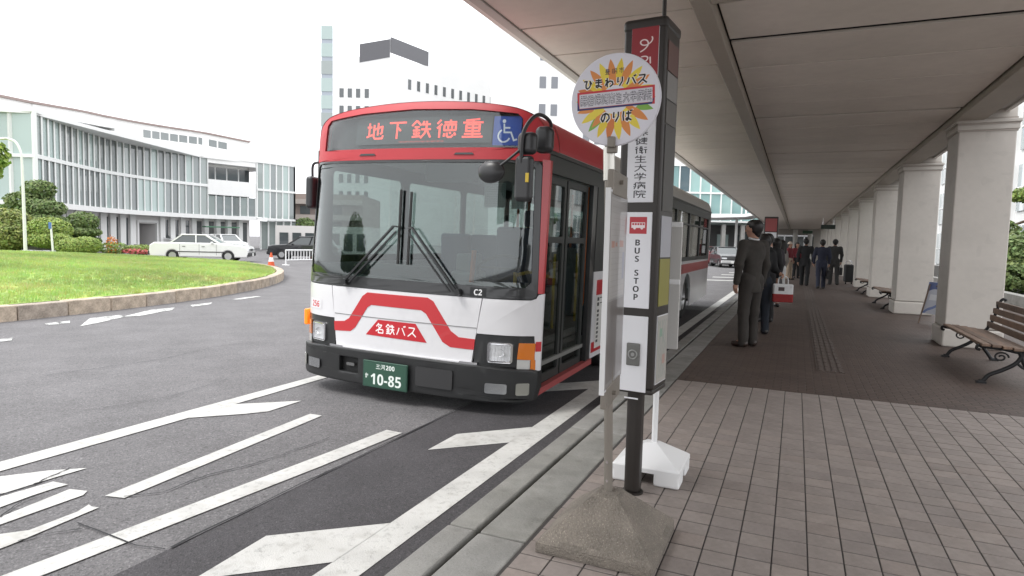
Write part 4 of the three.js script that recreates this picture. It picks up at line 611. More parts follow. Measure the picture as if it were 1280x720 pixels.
// a person faces +z in its own space; o.leg / o.arm give the swing of left and right, o.res the fineness
function person(label, pos, turn, o) {
  const H = o.height ?? 1.7, s = H / 1.7, t = thing('person', label, 'person', pos, turn, null), R = o.res ?? 60;
  const P = (v) => v, female = o.female, sh = female ? 0.165 : 0.19, hipx = 0.088;
  const legs = o.leg ?? [0.04, -0.04], arms = o.arm ?? [0.06, -0.04], elbow = o.elbow ?? [0.25, 0.25];
  const J = { hip: [], knee: [], ankle: [], toe: [], sho: [], elb: [], wri: [], hand: [] };
  [1, -1].forEach((d, i) => {
    const a = legs[i], hx = d * hipx, kx = d * (hipx + 0.008), lift = Math.max(0, -a) * 0.25;
    J.hip[i] = [hx, 0.9, 0]; J.knee[i] = [kx, 0.48, Math.sin(a) * 0.42 + 0.02]; const back = a < -0.1 ? 0.28 : 0;
    J.ankle[i] = [kx + d * 0.004, 0.085 + lift * 0.5, Math.sin(a) * 0.82 - back * 0.3]; J.toe[i] = [kx + d * 0.035, 0.035 + (a < -0.1 ? 0 : 0), J.ankle[i][2] + 0.17];
    if (o.seated) { J.knee[i] = [kx + d * 0.03, 0.9, 0.42]; J.ankle[i] = [kx + d * 0.03, 0.475, 0.44]; J.toe[i] = [kx + d * 0.05, 0.425, 0.6]; }
    const b = arms[i], e = elbow[i]; J.sho[i] = [d * sh, 1.385, 0]; J.elb[i] = [d * (sh + 0.055), 1.115, Math.sin(b) * 0.27 - 0.015];
    const e2 = b + e; J.wri[i] = o.hands?.[i] ?? [d * (sh + 0.05), 1.115 - Math.cos(e2) * 0.245, J.elb[i][2] + Math.sin(e2) * 0.245];
    const dv = V(...J.wri[i]).sub(V(...J.elb[i])).normalize(); J.hand[i] = dv;
  });
  const grow = 1.0;
  // body: trunk, neck, arms, legs in skin, with head and hands of their own grids
  const bb = [[0, 0.95, 0, 0.1, 0, 1.3, -0.01, 0.12, 0.05, 1.35], [-sh * 0.7, 1.36, 0, 0.05, sh * 0.7, 1.36, 0, 0.05, 0.06], [0, 1.38, -0.01, 0.055, 0, 1.5, 0.005, 0.05, 0.03]];
  [0, 1].forEach((i) => { bb.push([...J.sho[i], 0.05, ...J.elb[i], 0.04], [...J.elb[i], 0.038, ...J.wri[i], 0.026], [...J.hip[i], 0.078, ...J.knee[i], 0.052], [...J.knee[i], 0.05, ...J.ankle[i], 0.036], [...J.ankle[i], 0.036, J.toe[i][0], J.ankle[i][1] - 0.055, J.toe[i][2] - 0.03, 0.026]); });
  const geos = [march(bonesSdf(bb), [-0.42, -0.02, -0.55], [0.42, 1.56, 0.55], R)];
  const hy = 1.59, hd = bonesSdf([[0, hy + 0.03, -0.015, 0.088, 0, hy + 0.02, 0.02, 0.08, 0.03, 0.92], [0, hy - 0.03, 0.03, 0.06, 0, hy - 0.075, 0.05, 0.036, 0.04], [0, hy + 0.005, 0.095, 0.008, 0, hy - 0.022, 0.112, 0.014, 0.015], [-0.025, hy - 0.052, 0.084, 0.008, 0.025, hy - 0.052, 0.084, 0.008, 0.015], [-0.03, hy + 0.02, 0.088, 0.012, 0.03, hy + 0.02, 0.088, 0.012, 0.015], [-0.078, hy + 0.01, 0.0, 0.014, -0.085, hy - 0.03, 0.005, 0.008, 0.01], [0.078, hy + 0.01, 0.0, 0.014, 0.085, hy - 0.03, 0.005, 0.008, 0.01], [0, hy - 0.06, -0.01, 0.056, 0, hy - 0.12, -0.005, 0.054, 0.03]]);
  const look = new THREE.Matrix4().makeTranslation(0, 1.5, 0).multiply(new THREE.Matrix4().makeRotationY(o.look ?? 0)).multiply(new THREE.Matrix4().makeRotationX(o.nod ?? 0)).multiply(new THREE.Matrix4().makeTranslation(0, -1.5, 0));
  geos.push(march(hd, [-0.12, 1.43, -0.14], [0.12, 1.73, 0.16], Math.max(30, R * 0.6 | 0)).applyMatrix4(look));
  [0, 1].forEach((i) => {
    const d = i ? -1 : 1, w = V(...J.wri[i]), u = J.hand[i], q = new THREE.Quaternion().setFromUnitVectors(V(0, -1, 0), u), hb = [];
    hb.push([0, 0, 0, 0.024, 0, -0.07, 0, 0.03, 0.02]); [-0.03, -0.01, 0.01, 0.028].forEach((z, k) => { const L = [0.062, 0.074, 0.07, 0.055][k]; hb.push([0, -0.075, z, 0.0095, -d * 0.008, -0.075 - L * 0.55, z, 0.009, 0.006], [-d * 0.008, -0.075 - L * 0.55, z, 0.009, -d * (o.grip?.[i] ? 0.04 : 0.02), -0.075 - L * (o.grip?.[i] ? 0.7 : 1), z, 0.0075, 0.006]); });
    hb.push([0, -0.025, 0.02, 0.013, -d * 0.012, -0.06, 0.046, 0.0105, 0.01], [-d * 0.012, -0.06, 0.046, 0.0105, -d * 0.02, -0.09, 0.05, 0.0085, 0.006]);
    geos.push(march(bonesSdf(hb), [-0.065, -0.175, -0.06], [0.065, 0.03, 0.075], Math.max(32, R * 0.55 | 0)).applyQuaternion(q).translate(w.x, w.y, w.z));
  });
  part('body', geos, skinMat, t);
  // eyes
  const eye = part('eyes', [-1, 1].map((d) => new THREE.SphereGeometry(0.009, 8, 6).translate(d * 0.03, hy + 0.004, 0.094)).map((g) => g.applyMatrix4(look)), M([0.03, 0.025, 0.02], 0.2), t);
  // hair
  const hair = [[0, hy + 0.042, -0.024, 0.092, 0, hy + 0.05, 0.016, 0.083, 0.03, 0.95], [-0.048, hy + 0.03, -0.025, 0.048, -0.052, hy - 0.018, -0.03, 0.036, 0.03], [0.048, hy + 0.03, -0.025, 0.048, 0.052, hy - 0.018, -0.03, 0.036, 0.03], [0, hy, -0.05, 0.058, 0, hy - 0.06, -0.042, 0.05, 0.03]];
  if (o.hair === 'long') hair.push([-0.04, hy, -0.06, 0.07, -0.05, hy - 0.22, -0.075, 0.05, 0.04], [0.04, hy, -0.06, 0.07, 0.05, hy - 0.22, -0.075, 0.05, 0.04]); if (o.hair === 'bob') hair.push([-0.06, hy, -0.04, 0.055, -0.068, hy - 0.1, -0.03, 0.045, 0.04], [0.06, hy, -0.04, 0.055, 0.068, hy - 0.1, -0.03, 0.045, 0.04], [0, hy, -0.07, 0.07, 0, hy - 0.11, -0.06, 0.06, 0.04]);
  const fm = bonesSdf(hair), cut = (x, y, z) => Math.max(fm(x, y, z), Math.min(z - 0.045, hy + 0.055 - y));
  part('hair', march(cut, [-0.15, 1.25, -0.2], [0.15, 1.78, 0.16], Math.max(36, R * 0.7 | 0)).applyMatrix4(look), o.hairMat ?? hairMat, t);
  if (o.cap) part('cap', [new THREE.SphereGeometry(0.112, 18, 10, 0, PI * 2, 0, PI / 2).translate(0, hy + 0.035, -0.005)].map((g) => g.applyMatrix4(look)), o.cap, t);
  // clothes
  const up = [], hem = o.hem ?? 0.84, loose = o.loose ?? 0;
  up.push([0, hem, 0, (female ? 0.125 : 0.14) + loose, 0, 1.12, -0.005, 0.12 + loose * 0.6, 0.06, 1.3], [0, 1.12, -0.005, 0.12, 0, 1.3, -0.01, female ? 0.125 : 0.145, 0.06, 1.3], [-sh * 0.8, 1.375, -0.005, 0.062, sh * 0.8, 1.375, -0.005, 0.062, 0.07], [0, 1.4, -0.01, 0.07, 0, 1.445, -0.008, 0.058, 0.03], [-0.09, 1.25, 0, 0.09, 0.09, 1.25, 0, 0.09, 0.06, 1.1]);
  [0, 1].forEach((i) => { up.push([...J.sho[i], 0.068, ...J.elb[i], 0.056, 0.04], [...J.elb[i], 0.056, ...J.wri[i].map((v, k) => v - J.hand[i].toArray()[k] * 0.01), 0.043, 0.03]); });
  const us = bonesSdf(up), fold = (x, y, z) => 0.016 * (vnoise(x * 7 + z * 9 + 40, y * 6 + 40, 400, 3) - 0.5) + 0.007 * (vnoise(x * 22 - z * 18 + 90, y * 17 + 60, 900, 5) - 0.5);
  part(o.topName ?? 'jacket', boxUV(march((x, y, z) => Math.max(us(x, y, z) + fold(x, y, z), (o.hem ?? 0.84) - 0.06 - y), [-0.46, 0.6, -0.5], [0.46, 1.56, 0.5], Math.round(R * 1.15))), o.top, t);
  if (o.skirt) { const k = o.skirt, sk = (x, y, z) => { const r = 0.15 + (0.95 - y) * 0.16; return Math.max(Math.hypot(x, z * 1.15) - r + 0.006 * Math.sin(Math.atan2(z, x) * 9), y - 0.98, 0.45 - y); }; part('skirt', boxUV(march(sk, [-0.35, 0.4, -0.35], [0.35, 1.02, 0.35], R)), k, t); }
  else {
    const lo = [[-0.05, 0.93, 0, 0.115, 0.05, 0.93, 0, 0.115, 0.05, 1.15]]; [0, 1].forEach((i) => lo.push([...J.hip[i], 0.1, ...J.knee[i], 0.076, 0.04], [...J.knee[i], 0.074, J.ankle[i][0], J.ankle[i][1] - 0.03, J.ankle[i][2], 0.064, 0.03]));
    const ls = bonesSdf(lo); part('trousers', boxUV(march((x, y, z) => Math.max(ls(x, y, z) + fold(x, y * 0.8, z) * 0.9, y - 1.02), [-0.36, 0.0, -0.55], [0.36, 1.04, 0.55], Math.round(R * 1.1))), o.bottom, t);
  }
  const shoe = bonesSdf([0, 1].flatMap((i) => [[J.ankle[i][0], J.ankle[i][1] - 0.035, J.ankle[i][2] - 0.025, 0.042, J.toe[i][0], J.ankle[i][1] - 0.049, J.toe[i][2] - 0.03, 0.036, 0.02], [J.ankle[i][0], J.ankle[i][1] - 0.01, J.ankle[i][2], 0.044, J.ankle[i][0], J.ankle[i][1] - 0.04, J.ankle[i][2] - 0.02, 0.044, 0.02]]));
  part('shoes', march((x, y, z) => Math.max(shoe(x, y, z), (o.seated ? 0.392 : 0.002) - y), [-0.26, o.seated ? 0.36 : -0.02, -0.6], [0.26, o.seated ? 0.6 : 0.2, 0.65], Math.round(R * 0.9)), o.shoes ?? M([0.02, 0.018, 0.017], 0.45), t);
  if (o.collar) part('collar', new THREE.TorusGeometry(0.058, 0.016, 8, 24).rotateX(PI / 2 - 0.25).translate(0, 1.462, -0.004), o.collar, t);
  t.scale.setScalar(s);
  t.userData.hands = undefined; delete t.userData.hands;
  t.updateMatrixWorld(true);
  return { t, hand: (i) => V(...J.wri[i]).addScaledVector(J.hand[i], 0.11).applyMatrix4(t.matrixWorld) };
}
const suit = (c) => cloth(c, 0.85), navy = suit([0.022, 0.025, 0.045]), black = suit([0.012, 0.012, 0.013]), burgundy = cloth([0.2, 0.03, 0.04]), beige = cloth([0.42, 0.33, 0.25]), whiteCloth = cloth([0.62, 0.62, 0.62]);
const man1 = person('man in dark brown grey suit standing nearest, first in the queue beside the bus', [-0.56, 0.15, -9.65], -2.25, { height: 1.78, res: 96, top: suit([0.037, 0.032, 0.027]), bottom: suit([0.034, 0.029, 0.025]), collar: whiteCloth, leg: [0.0, 0.03], arm: [0.05, 0.02], elbow: [0.12, 0.15], look: 0.35, hem: 0.8, loose: 0.01, shoes: M([0.03, 0.018, 0.013], 0.4) });
const woman2 = person('dark haired woman in black jacket and blue jeans standing right behind the first man', [-0.5, 0.15, -11.15], -2.6, { height: 1.62, female: true, res: 64, top: black, bottom: cloth([0.014, 0.018, 0.026]), hair: 'bob', look: 0.2, leg: [0.05, -0.03], hem: 0.88, loose: 0.02, hands: [null, [-0.25, 1.06, -0.12]], grip: [0, 1] });
const queue3 = person('woman in grey cardigan and white trousers further back in the queue', [-0.37, 0.15, -18.6], -2.2, { height: 1.6, female: true, res: 48, top: cloth([0.24, 0.22, 0.2]), bottom: whiteCloth, hair: 'long', hem: 0.9 });
person('person in long black coat queueing just behind the woman in jeans', [-0.5, 0.15, -13.0], -2.7, { height: 1.66, res: 48, top: black, bottom: black, hem: 0.75 });
person('woman in dark cardigan and skirt waiting in the queue', [-0.45, 0.15, -16.4], -2.4, { height: 1.62, female: true, res: 44, top: cloth([0.05, 0.045, 0.05]), skirt: cloth([0.06, 0.055, 0.055]), hair: 'bob', bottom: black });
person('person in pale shirt and black trousers far back in the queue', [-0.6, 0.15, -19.8], -1.9, { height: 1.66, res: 44, top: cloth([0.4, 0.38, 0.36]), bottom: black });
person('woman in burgundy top and beige trousers wearing a white cap', [-0.27, 0.15, -31.0], 1.2, { height: 1.66, female: true, res: 44, top: burgundy, bottom: beige, cap: cloth([0.6, 0.5, 0.42]), hem: 0.86, topName: 'blouse' });
person('person in burgundy top and dark trousers just behind the white capped woman', [0.02, 0.15, -32.6], 0.6, { height: 1.66, female: true, res: 44, top: burgundy, bottom: black, hair: 'bob', topName: 'blouse' });
person('person in black with white collar beside the burgundy pair', [-0.75, 0.15, -28.5], 2.6, { height: 1.64, res: 44, top: black, bottom: black, collar: whiteCloth });
const walkA = person('man in black suit walking away, tallest and leftmost of the three', [0.32, 0.15, -26.6], PI - 0.1, { height: 1.76, res: 56, top: black, bottom: black, leg: [0.16, -0.18], arm: [-0.15, 0.2], hem: 0.78, loose: 0.02 });
const walkB = person('man in dark navy suit walking away between the two others, carrying a case', [0.83, 0.15, -25.0], PI + 0.05, { height: 1.72, res: 56, top: navy, bottom: navy, leg: [-0.2, 0.2], arm: [0.12, 0.05], grip: [0, 1], hem: 0.8 });
const walkC = person('man in dark suit with a briefcase walking away, nearest the pillars', [1.38, 0.15, -28.2], PI + 0.1, { height: 1.78, res: 56, top: suit([0.04, 0.039, 0.038]), bottom: suit([0.034, 0.033, 0.032]), leg: [0.1, -0.12], arm: [0.1, 0.04], grip: [0, 1], hem: 0.8 });
function bag(name, label, category, at, [w, h, d], mat, turn, extra) {
  const b = thing(name, label, category, [at.x, at.y - h - 0.12, at.z], turn);
  part('bag_body', boxUV(rbox(w, h, d, 0, h / 2, 0, 0.025, 3)), mat, b); part('bag_handle', tube([[-w * 0.25, h - 0.01, 0], [-w * 0.2, h + 0.1, 0], [0, h + 0.125, 0], [w * 0.2, h + 0.1, 0], [w * 0.25, h - 0.01, 0]], 0.009), mat, b); extra?.(b); return b;
}
const leather = M([0.014, 0.013, 0.013], 0.5);
bag('briefcase', 'black briefcase held by the man nearest the pillars', 'briefcase', walkC.hand(1), [0.1, 0.3, 0.42], leather, 0.1);
bag('briefcase', 'black case carried low by the man in navy, in the middle of the three', 'briefcase', walkB.hand(1), [0.12, 0.32, 0.42], leather, 0.1);
bag('tote_bag', 'white and red tote bag hanging beside the woman in jeans', 'tote bag', woman2.hand(1), [0.3, 0.3, 0.12], whiteCloth, 0.15, (b) => { part('red_panel', boxUV(rbox(0.304, 0.15, 0.126, 0, 0.078, 0, 0.024, 3)), cloth([0.25, 0.025, 0.025]), b); part('bag_mark', box(0.09, 0.06, 0.004, -0.03, 0.22, 0.061), cloth([0.08, 0.06, 0.06]), b); });
// passengers on the kerb-side seats at the back of the bus
[['front', 0.98, 9.0, whiteCloth, 'bob'], ['middle', 0.98, 10.18, whiteCloth, 'short'], ['rear', -0.48, 10.18, black, 'bob']].forEach(([k, x, d, top, hair], i) => person(['passenger in white shirt with dark bobbed hair seated at a rear window of the bus', 'short haired passenger in white shirt seated behind another at the last window of the bus', 'passenger in black seated deeper inside the back of the bus'][i], [-3.42 + x, 0.105, -5.1 - d], 0.1 - i * 0.25, { height: 1.66, res: 40, top, bottom: black, hair, seated: true, hem: 0.94, female: i !== 1 }));
// ---------------------------------------------------------------- traffic island: lawn, stone kerb, shrubs
const IC = [-31.0, 5.2], IR = 18.9;
const hump = (x, f) => { const r = Math.min(1, Math.hypot(x - IC[0], f - IC[1]) / IR); return 0.24 + 0.55 * Math.pow(1 - r * r, 1.15) + 0.02 * Math.sin(x * 0.7) * Math.sin(f * 0.6); };
const lawnTex = tex(512, (u, v, n, i, j) => { const b = n(7, 1) * 0.5 + n(24, 2) * 0.3 + n(120, 3) * 0.35, dry = Math.max(0, n(11, 5) - 0.58) * 1.3, k = 0.55 + 0.75 * b * (0.8 + 0.4 * hash(i, j, 2)); return [(0.25 + dry * 0.25) * k, (0.36 + dry * 0.1) * k, 0.085 * k]; });
const lawnMat = M(null, 0.95, { map: atex(lawnTex, 0.33) });
{
  const pos = [], idx = [], NR = 36, NA = 96; for (let r = 0; r <= NR; r++) for (let a = 0; a <= NA; a++) { const q = (IR - 0.3) * (r / NR), t = (a / NA) * PI * 2, x = IC[0] + q * Math.cos(t), f = IC[1] + q * Math.sin(t); pos.push(x, hump(x, f), -f); }
  for (let r = 0; r < NR; r++) for (let a = 0; a < NA; a++) { const p = r * (NA + 1) + a, e = p + NA + 1; idx.push(p, e, p + 1, p + 1, e, e + 1); }
  const g = new THREE.BufferGeometry(); g.setAttribute('position', new THREE.BufferAttribute(new Float32Array(pos), 3)); g.setIndex(idx); g.computeVertexNormals(); struct('lawn', boxUV(g), lawnMat);
  // short grass standing on the near half of the lawn
  const bl = []; for (let k = 0; k < 5; k++) { const a = k * 1.26, x = 0.035 * Math.cos(a), z = 0.035 * Math.sin(a), w = 0.011; bl.push(quad([x - w, 0, z], [x + w, 0, z], [x * 1.7 + w * 0.2, 0.075, z * 1.7], [x * 1.7 - w * 0.2, 0.075, z * 1.7])); }
  const N = 60000, im = new THREE.InstancedMesh(merge(bl), M([0.37, 0.49, 0.155], 0.8, { side: THREE.DoubleSide, transmission: 0.3, thickness: 0 }), N), m = new THREE.Matrix4(), q = new THREE.Quaternion(), col = new THREE.Color(); let c = 0;
  while (c < N) { const t = rr(-1.1, 1.75), d = Math.pow(rnd(), 0.55), r = (IR - 0.32) * d, x = IC[0] + r * Math.cos(t), f = IC[1] + r * Math.sin(t); q.setFromEuler(new THREE.Euler(rr(-0.25, 0.25), rr(0, 6.3), rr(-0.25, 0.25))); const s = rr(0.6, 1.25), w = vnoise(x * 0.4 + 50, f * 0.4 + 50, 200, 4); m.compose(V(x, hump(x, f) - 0.005, -f), q, V(s, s * rr(0.7, 1.1), s)); im.setMatrixAt(c, m); { const w2 = vnoise(x * 1.3 + 80, f * 1.3 + 90, 400, 6), dry = Math.max(0, w2 - 0.62) * 1.5, kk = 0.72 + 0.5 * w; im.setColorAt(c, col.setRGB(kk * (0.85 + 0.3 * rnd()) + dry * 0.5, kk * (0.85 + 0.25 * rnd()), kk * (0.7 + 0.5 * rnd()) + dry * 0.5)); }; c++; }
  im.name = 'grass'; im.castShadow = im.receiveShadow = true; scene.add(im); tag(im, 'short bright green grass covering the round island', 'grass', null, 'stuff');
  const stoneTex = tex(512, (u, v, n, i, j) => { const k = 0.62 + 0.5 * n(9, 1) + 0.3 * (n(60, 2) - 0.5) + 0.4 * (hash(i, j, 3) - 0.5); return [0.5 * k, 0.425 * k, 0.35 * k]; });
  const sm = [[1, 1, 1], [0.86, 0.86, 0.87], [1.08, 1.05, 1.0], [0.95, 0.92, 0.88]].map((t) => M(t, 0.9, { map: atex(stoneTex, 0.8), bumpMap: atex(concBump, 2), bumpScale: 0.006 }));
  const ring = structGroup('stone_kerb'), n = 132, w = (2 * PI * IR) / n, sg = [0, 1, 2].map((k) => boxUV(rbox(w - 0.022, 0.38, 0.26, 0, 0, 0, 0.02, 2)));
  for (let k = 0; k < n; k++) { const a = (k / n) * PI * 2, x = IC[0] + (IR - 0.13) * Math.cos(a), f = IC[1] + (IR - 0.13) * Math.sin(a); const s = part('kerb_stone', sg[k % 3], sm[Math.floor(rnd() * 4)], ring); s.position.set(x, 0.075 + rr(-0.008, 0.008), -f); s.rotation.y = a + PI / 2 + rr(-0.006, 0.006); }
}
// leaves: many small faces scattered over clumps
function leafCloud(blobs, n, size, fill = 0.35, dir = 0.6) {
  const pos = new Float32Array(n * 12), nor = new Float32Array(n * 12), col = new Float32Array(n * 12), idx = new Uint32Array(n * 6), vol = blobs.map((b) => b[3] * b[5] + b[3] * b[4]), tot = vol.reduce((a, b) => a + b, 0), nn = V(), t = V(), b2 = V(), p = V();
  for (let i = 0; i < n; i++) {
    let k = rnd() * tot, j = 0; while (k > vol[j] && j < blobs.length - 1) k -= vol[j++];
    const [x, y, z, rx, ry, rz] = blobs[j]; nn.set(rr(-1, 1), rr(-1, 1), rr(-1, 1)).normalize(); const rad = 1 - fill * rnd() * rnd() + rr(-0.06, 0.08);
    p.set(x + nn.x * rx * rad, y + nn.y * ry * rad, z + nn.z * rz * rad); nn.multiplyScalar(dir).add(V(rr(-1, 1), rr(-0.4, 1.2), rr(-1, 1)).multiplyScalar(0.7)).normalize();
    t.set(rr(-1, 1), rr(-1, 1), rr(-1, 1)).cross(nn).normalize(); b2.copy(nn).cross(t); const s = size * rr(0.6, 1.3), q = [[-1, -0.6], [1, -0.6], [0.7, 0.7], [-0.7, 0.7]], tone = rr(0.65, 1.25);
    q.forEach(([a, c], e) => { const o = i * 12 + e * 3; pos[o] = p.x + (t.x * a + b2.x * c) * s; pos[o + 1] = p.y + (t.y * a + b2.y * c) * s; pos[o + 2] = p.z + (t.z * a + b2.z * c) * s; nor[o] = nn.x; nor[o + 1] = nn.y; nor[o + 2] = nn.z; col[o] = tone * rrv(i, 1); col[o + 1] = tone; col[o + 2] = tone * 0.9; });
    idx.set([i * 4, i * 4 + 1, i * 4 + 2, i * 4, i * 4 + 2, i * 4 + 3], i * 6);
  }
  const g = new THREE.BufferGeometry(); g.setAttribute('position', new THREE.BufferAttribute(pos, 3)); g.setAttribute('normal', new THREE.BufferAttribute(nor, 3)); g.setAttribute('color', new THREE.BufferAttribute(col, 3)); g.setIndex(new THREE.BufferAttribute(idx, 1)); return g;
}
const rrv = (i, s) => 0.9 + 0.35 * hash(i, 3, s);
const leafMat = (c) => M(c, 0.75, { vertexColors: true, side: THREE.DoubleSide, transmission: 0.25, thickness: 0 });
const bark = M([0.09, 0.065, 0.045], 0.9, { map: atex(paintGrain, 3) }), greenA = leafMat([0.2, 0.3, 0.07]), greenB = leafMat([0.14, 0.215, 0.07]), greenE = leafMat([0.27, 0.38, 0.09]), greenC = leafMat([0.24, 0.36, 0.07]), greenD = leafMat([0.21, 0.27, 0.07]);
function plant(name, label, category, [x, y, z], blobs, n, size, mat, limbs, fill, crown = 'crown') { const t = thing(name, label, category, [x, y, z]); part(crown, leafCloud(blobs, n, size, fill), mat, t); part('trunk', limbs.map(([a, b, r, r2]) => rod(a, b, r, r2, 8)), bark, t); return t; }
plant('clipped_bush', 'big round clipped bush at the left edge of the island', 'bush', [-36.0, 0.6, -19.1], [[0, 0.95, 0, 1.25, 1.0, 1.2], [0.35, 0.6, 0.3, 1.2, 0.75, 1.0]], 9000, 0.06, greenD, [[[0, 0, 0], [0, 1.2, 0], 0.08, 0.04], [[0, 0.4, 0], [0.4, 1.1, 0.2], 0.04, 0.02]], 0.2);
plant('cloud_pine', 'tall layered garden pine behind the lamp post', 'tree', [-39.4, 0.4, -22.4], [[0.2, 3.45, 0, 0.85, 0.5, 0.8], [-0.3, 2.8, 0.2, 1.25, 0.5, 1.1], [0.75, 2.35, 0.2, 1.25, 0.5, 1.1], [-1.6, 2.15, 0.1, 1.35, 0.55, 1.0], [0.9, 1.6, 0.3, 1.4, 0.5, 1.2], [-0.6, 1.4, 0.4, 1.5, 0.6, 1.1], [2.2, 1.15, 0.3, 1.1, 0.45, 1.0], [-2.2, 1.0, 0.2, 1.2, 0.6, 1.0]], 16000, 0.075, greenB,
  [[[0, 0, 0], [0.1, 1.8, 0], 0.14, 0.1], [[0.1, 1.8, 0], [0.2, 3.5, 0], 0.1, 0.04], [[0.05, 1.2, 0], [-1.6, 2.1, 0.1], 0.06, 0.03], [[0.1, 1.3, 0], [1.1, 1.7, 0.3], 0.06, 0.03], [[0.1, 2.0, 0], [0.8, 2.3, 0.2], 0.05, 0.02], [[0, 0.8, 0], [2.1, 1.1, 0.3], 0.05, 0.02]], 0.5);
plant('clipped_shrub', 'two tier clipped shrub with a domed top beside the small blue signpost', 'shrub', [-34.1, 0.62, -19.95], [[0, 0.95, 0, 0.95, 0.6, 0.9], [0.1, 0.45, 0.1, 1.05, 0.4, 0.95], [0.95, 0.5, 0.2, 0.6, 0.3, 0.5]], 11000, 0.045, greenE, [[[0, 0, 0], [0, 1.1, 0], 0.07, 0.04], [[0, 0.3, 0], [0.8, 0.5, 0.2], 0.03, 0.02]], 0.18);
plant('layered_shrub', 'dark layered shrub with a round cap standing rightmost in the planting', 'shrub', [-34.6, 0.55, -21.9], [[0, 1.5, 0, 0.72, 0.5, 0.7], [0, 0.95, 0.1, 0.92, 0.26, 0.9], [-0.1, 0.5, 0.1, 1.0, 0.25, 0.9], [0.15, 0.12, 0.1, 0.9, 0.22, 0.8]], 9000, 0.055, greenB, [[[0, 0, 0], [0, 1.6, 0], 0.08, 0.04], [[0, 0.5, 0], [0.5, 0.6, 0], 0.03, 0.02]], 0.3);
plant('low_shrub', 'low smooth dome shrub in front of the layered one', 'shrub', [-31.9, 0.55, -19.7], [[0, 0.22, 0, 0.75, 0.42, 0.7], [0.3, 0.3, -0.4, 0.7, 0.42, 0.6]], 8000, 0.038, greenE, [[[0, 0, 0], [0, 0.35, 0], 0.04, 0.02]], 0.12);
plant('street_tree', 'yellow green tree crown entering the picture above the lawn', 'tree', [-26.6, 0.55, -12.4], [[0, 3.35, 0, 0.9, 0.75, 0.9], [0.75, 3.15, -0.3, 0.85, 0.7, 0.8], [-0.9, 3.6, 0.3, 1.1, 0.9, 0.9], [0.25, 3.9, -0.1, 0.8, 0.5, 0.8], [1.1, 3.55, -0.6, 0.55, 0.55, 0.6]], 7000, 0.075, greenC, [[[-0.5, 0, 0.3], [-0.4, 2.6, 0.2], 0.1, 0.07], [[-0.4, 2.6, 0.2], [0.6, 3.4, -0.2], 0.05, 0.02], [[-0.4, 2.4, 0.2], [-0.9, 3.6, 0.3], 0.05, 0.02]], 0.7);
const flowers = thing('flower_bed', 'orange and pink flowers behind the shrubs', 'flowers', [-36.2, 0.35, -24.6]);
{ part('leaves', leafCloud([[0, 0.25, 0, 0.9, 0.35, 0.6], [1.5, 0.2, -0.6, 1.2, 0.28, 0.6]], 1800, 0.05, 0.4), greenA, flowers); part('blossoms', leafCloud([[0.1, 0.4, 0.15, 0.3, 0.6, 0.3]], 300, 0.045, 0.5), leafMat([0.7, 0.26, 0.04]), flowers); part('pink_blossoms', leafCloud([[1.5, 0.12, -0.4, 1.2, 0.16, 0.5]], 600, 0.05, 0.5), leafMat([0.7, 0.2, 0.22]), flowers); }
const planter = thing('flower_pot', 'small dark pot of red flowers beyond the lawn edge', 'plant pot', [-39.8, 0.0, -31.6]);
part('pot', new THREE.LatheGeometry([[0.001, 0], [0.22, 0], [0.3, 0.42], [0.27, 0.42], [0.25, 0.36], [0.001, 0.36]].map(([r, y]) => new THREE.Vector2(r, y)), 20), M([0.03, 0.03, 0.035], 0.7), planter); part('flowers', leafCloud([[0, 0.62, 0, 0.34, 0.3, 0.3]], 500, 0.06, 0.5), leafMat([0.55, 0.06, 0.08]), planter);
const lamp = thing('lamp_post', 'slim white lamp post with a curved arm rising from the shrubs', 'street lamp', [-33.0, 0.55, -18.2]);
{ const w = M([0.72, 0.72, 0.7], 0.4); part('post', [rod([0, 0, 0], [-0.05, 4.0, 0], 0.075, 0.055, 14), tube([[-0.05, 4.0, 0], [-0.1, 4.6, 0.02], [-0.35, 5.05, 0.1], [-0.8, 5.2, 0.2]], 0.05, 24, 10)], w, lamp); part('lamp_head', rbox(0.55, 0.1, 0.2, -1.0, 5.2, 0.22, 0.04, 3), w, lamp); }
const mark = thing('sign_post', 'short white post with a small blue plate by the clipped shrub', 'signpost', [-31.85, 0.55, -18.7]);
{ part('post', rod([0.06, 0, 0], [-0.06, 1.35, 0], 0.045, 0.04, 10), M([0.72, 0.72, 0.7], 0.5), mark); part('plate', rbox(0.2, 0.3, 0.02, -0.03, 1.22, 0.05, 0.005), M([0.05, 0.13, 0.36], 0.4), mark); }
const lowWall = thing('garden_wall', 'low grey wall behind the shrubs with a pale end post', 'wall', [-36.6, 0.5, -20.6], 0.5);
part('wall_panel', boxUV(rbox(3.4, 0.45, 0.18, 0, 0.22, 0, 0.015)), M([0.5, 0.5, 0.5], 0.85, { map: atex(concTex, 0.6) }), lowWall); part('end_post', rbox(0.16, 0.62, 0.2, 1.8, 0.31, 0, 0.02), M([0.62, 0.62, 0.6], 0.7), lowWall);

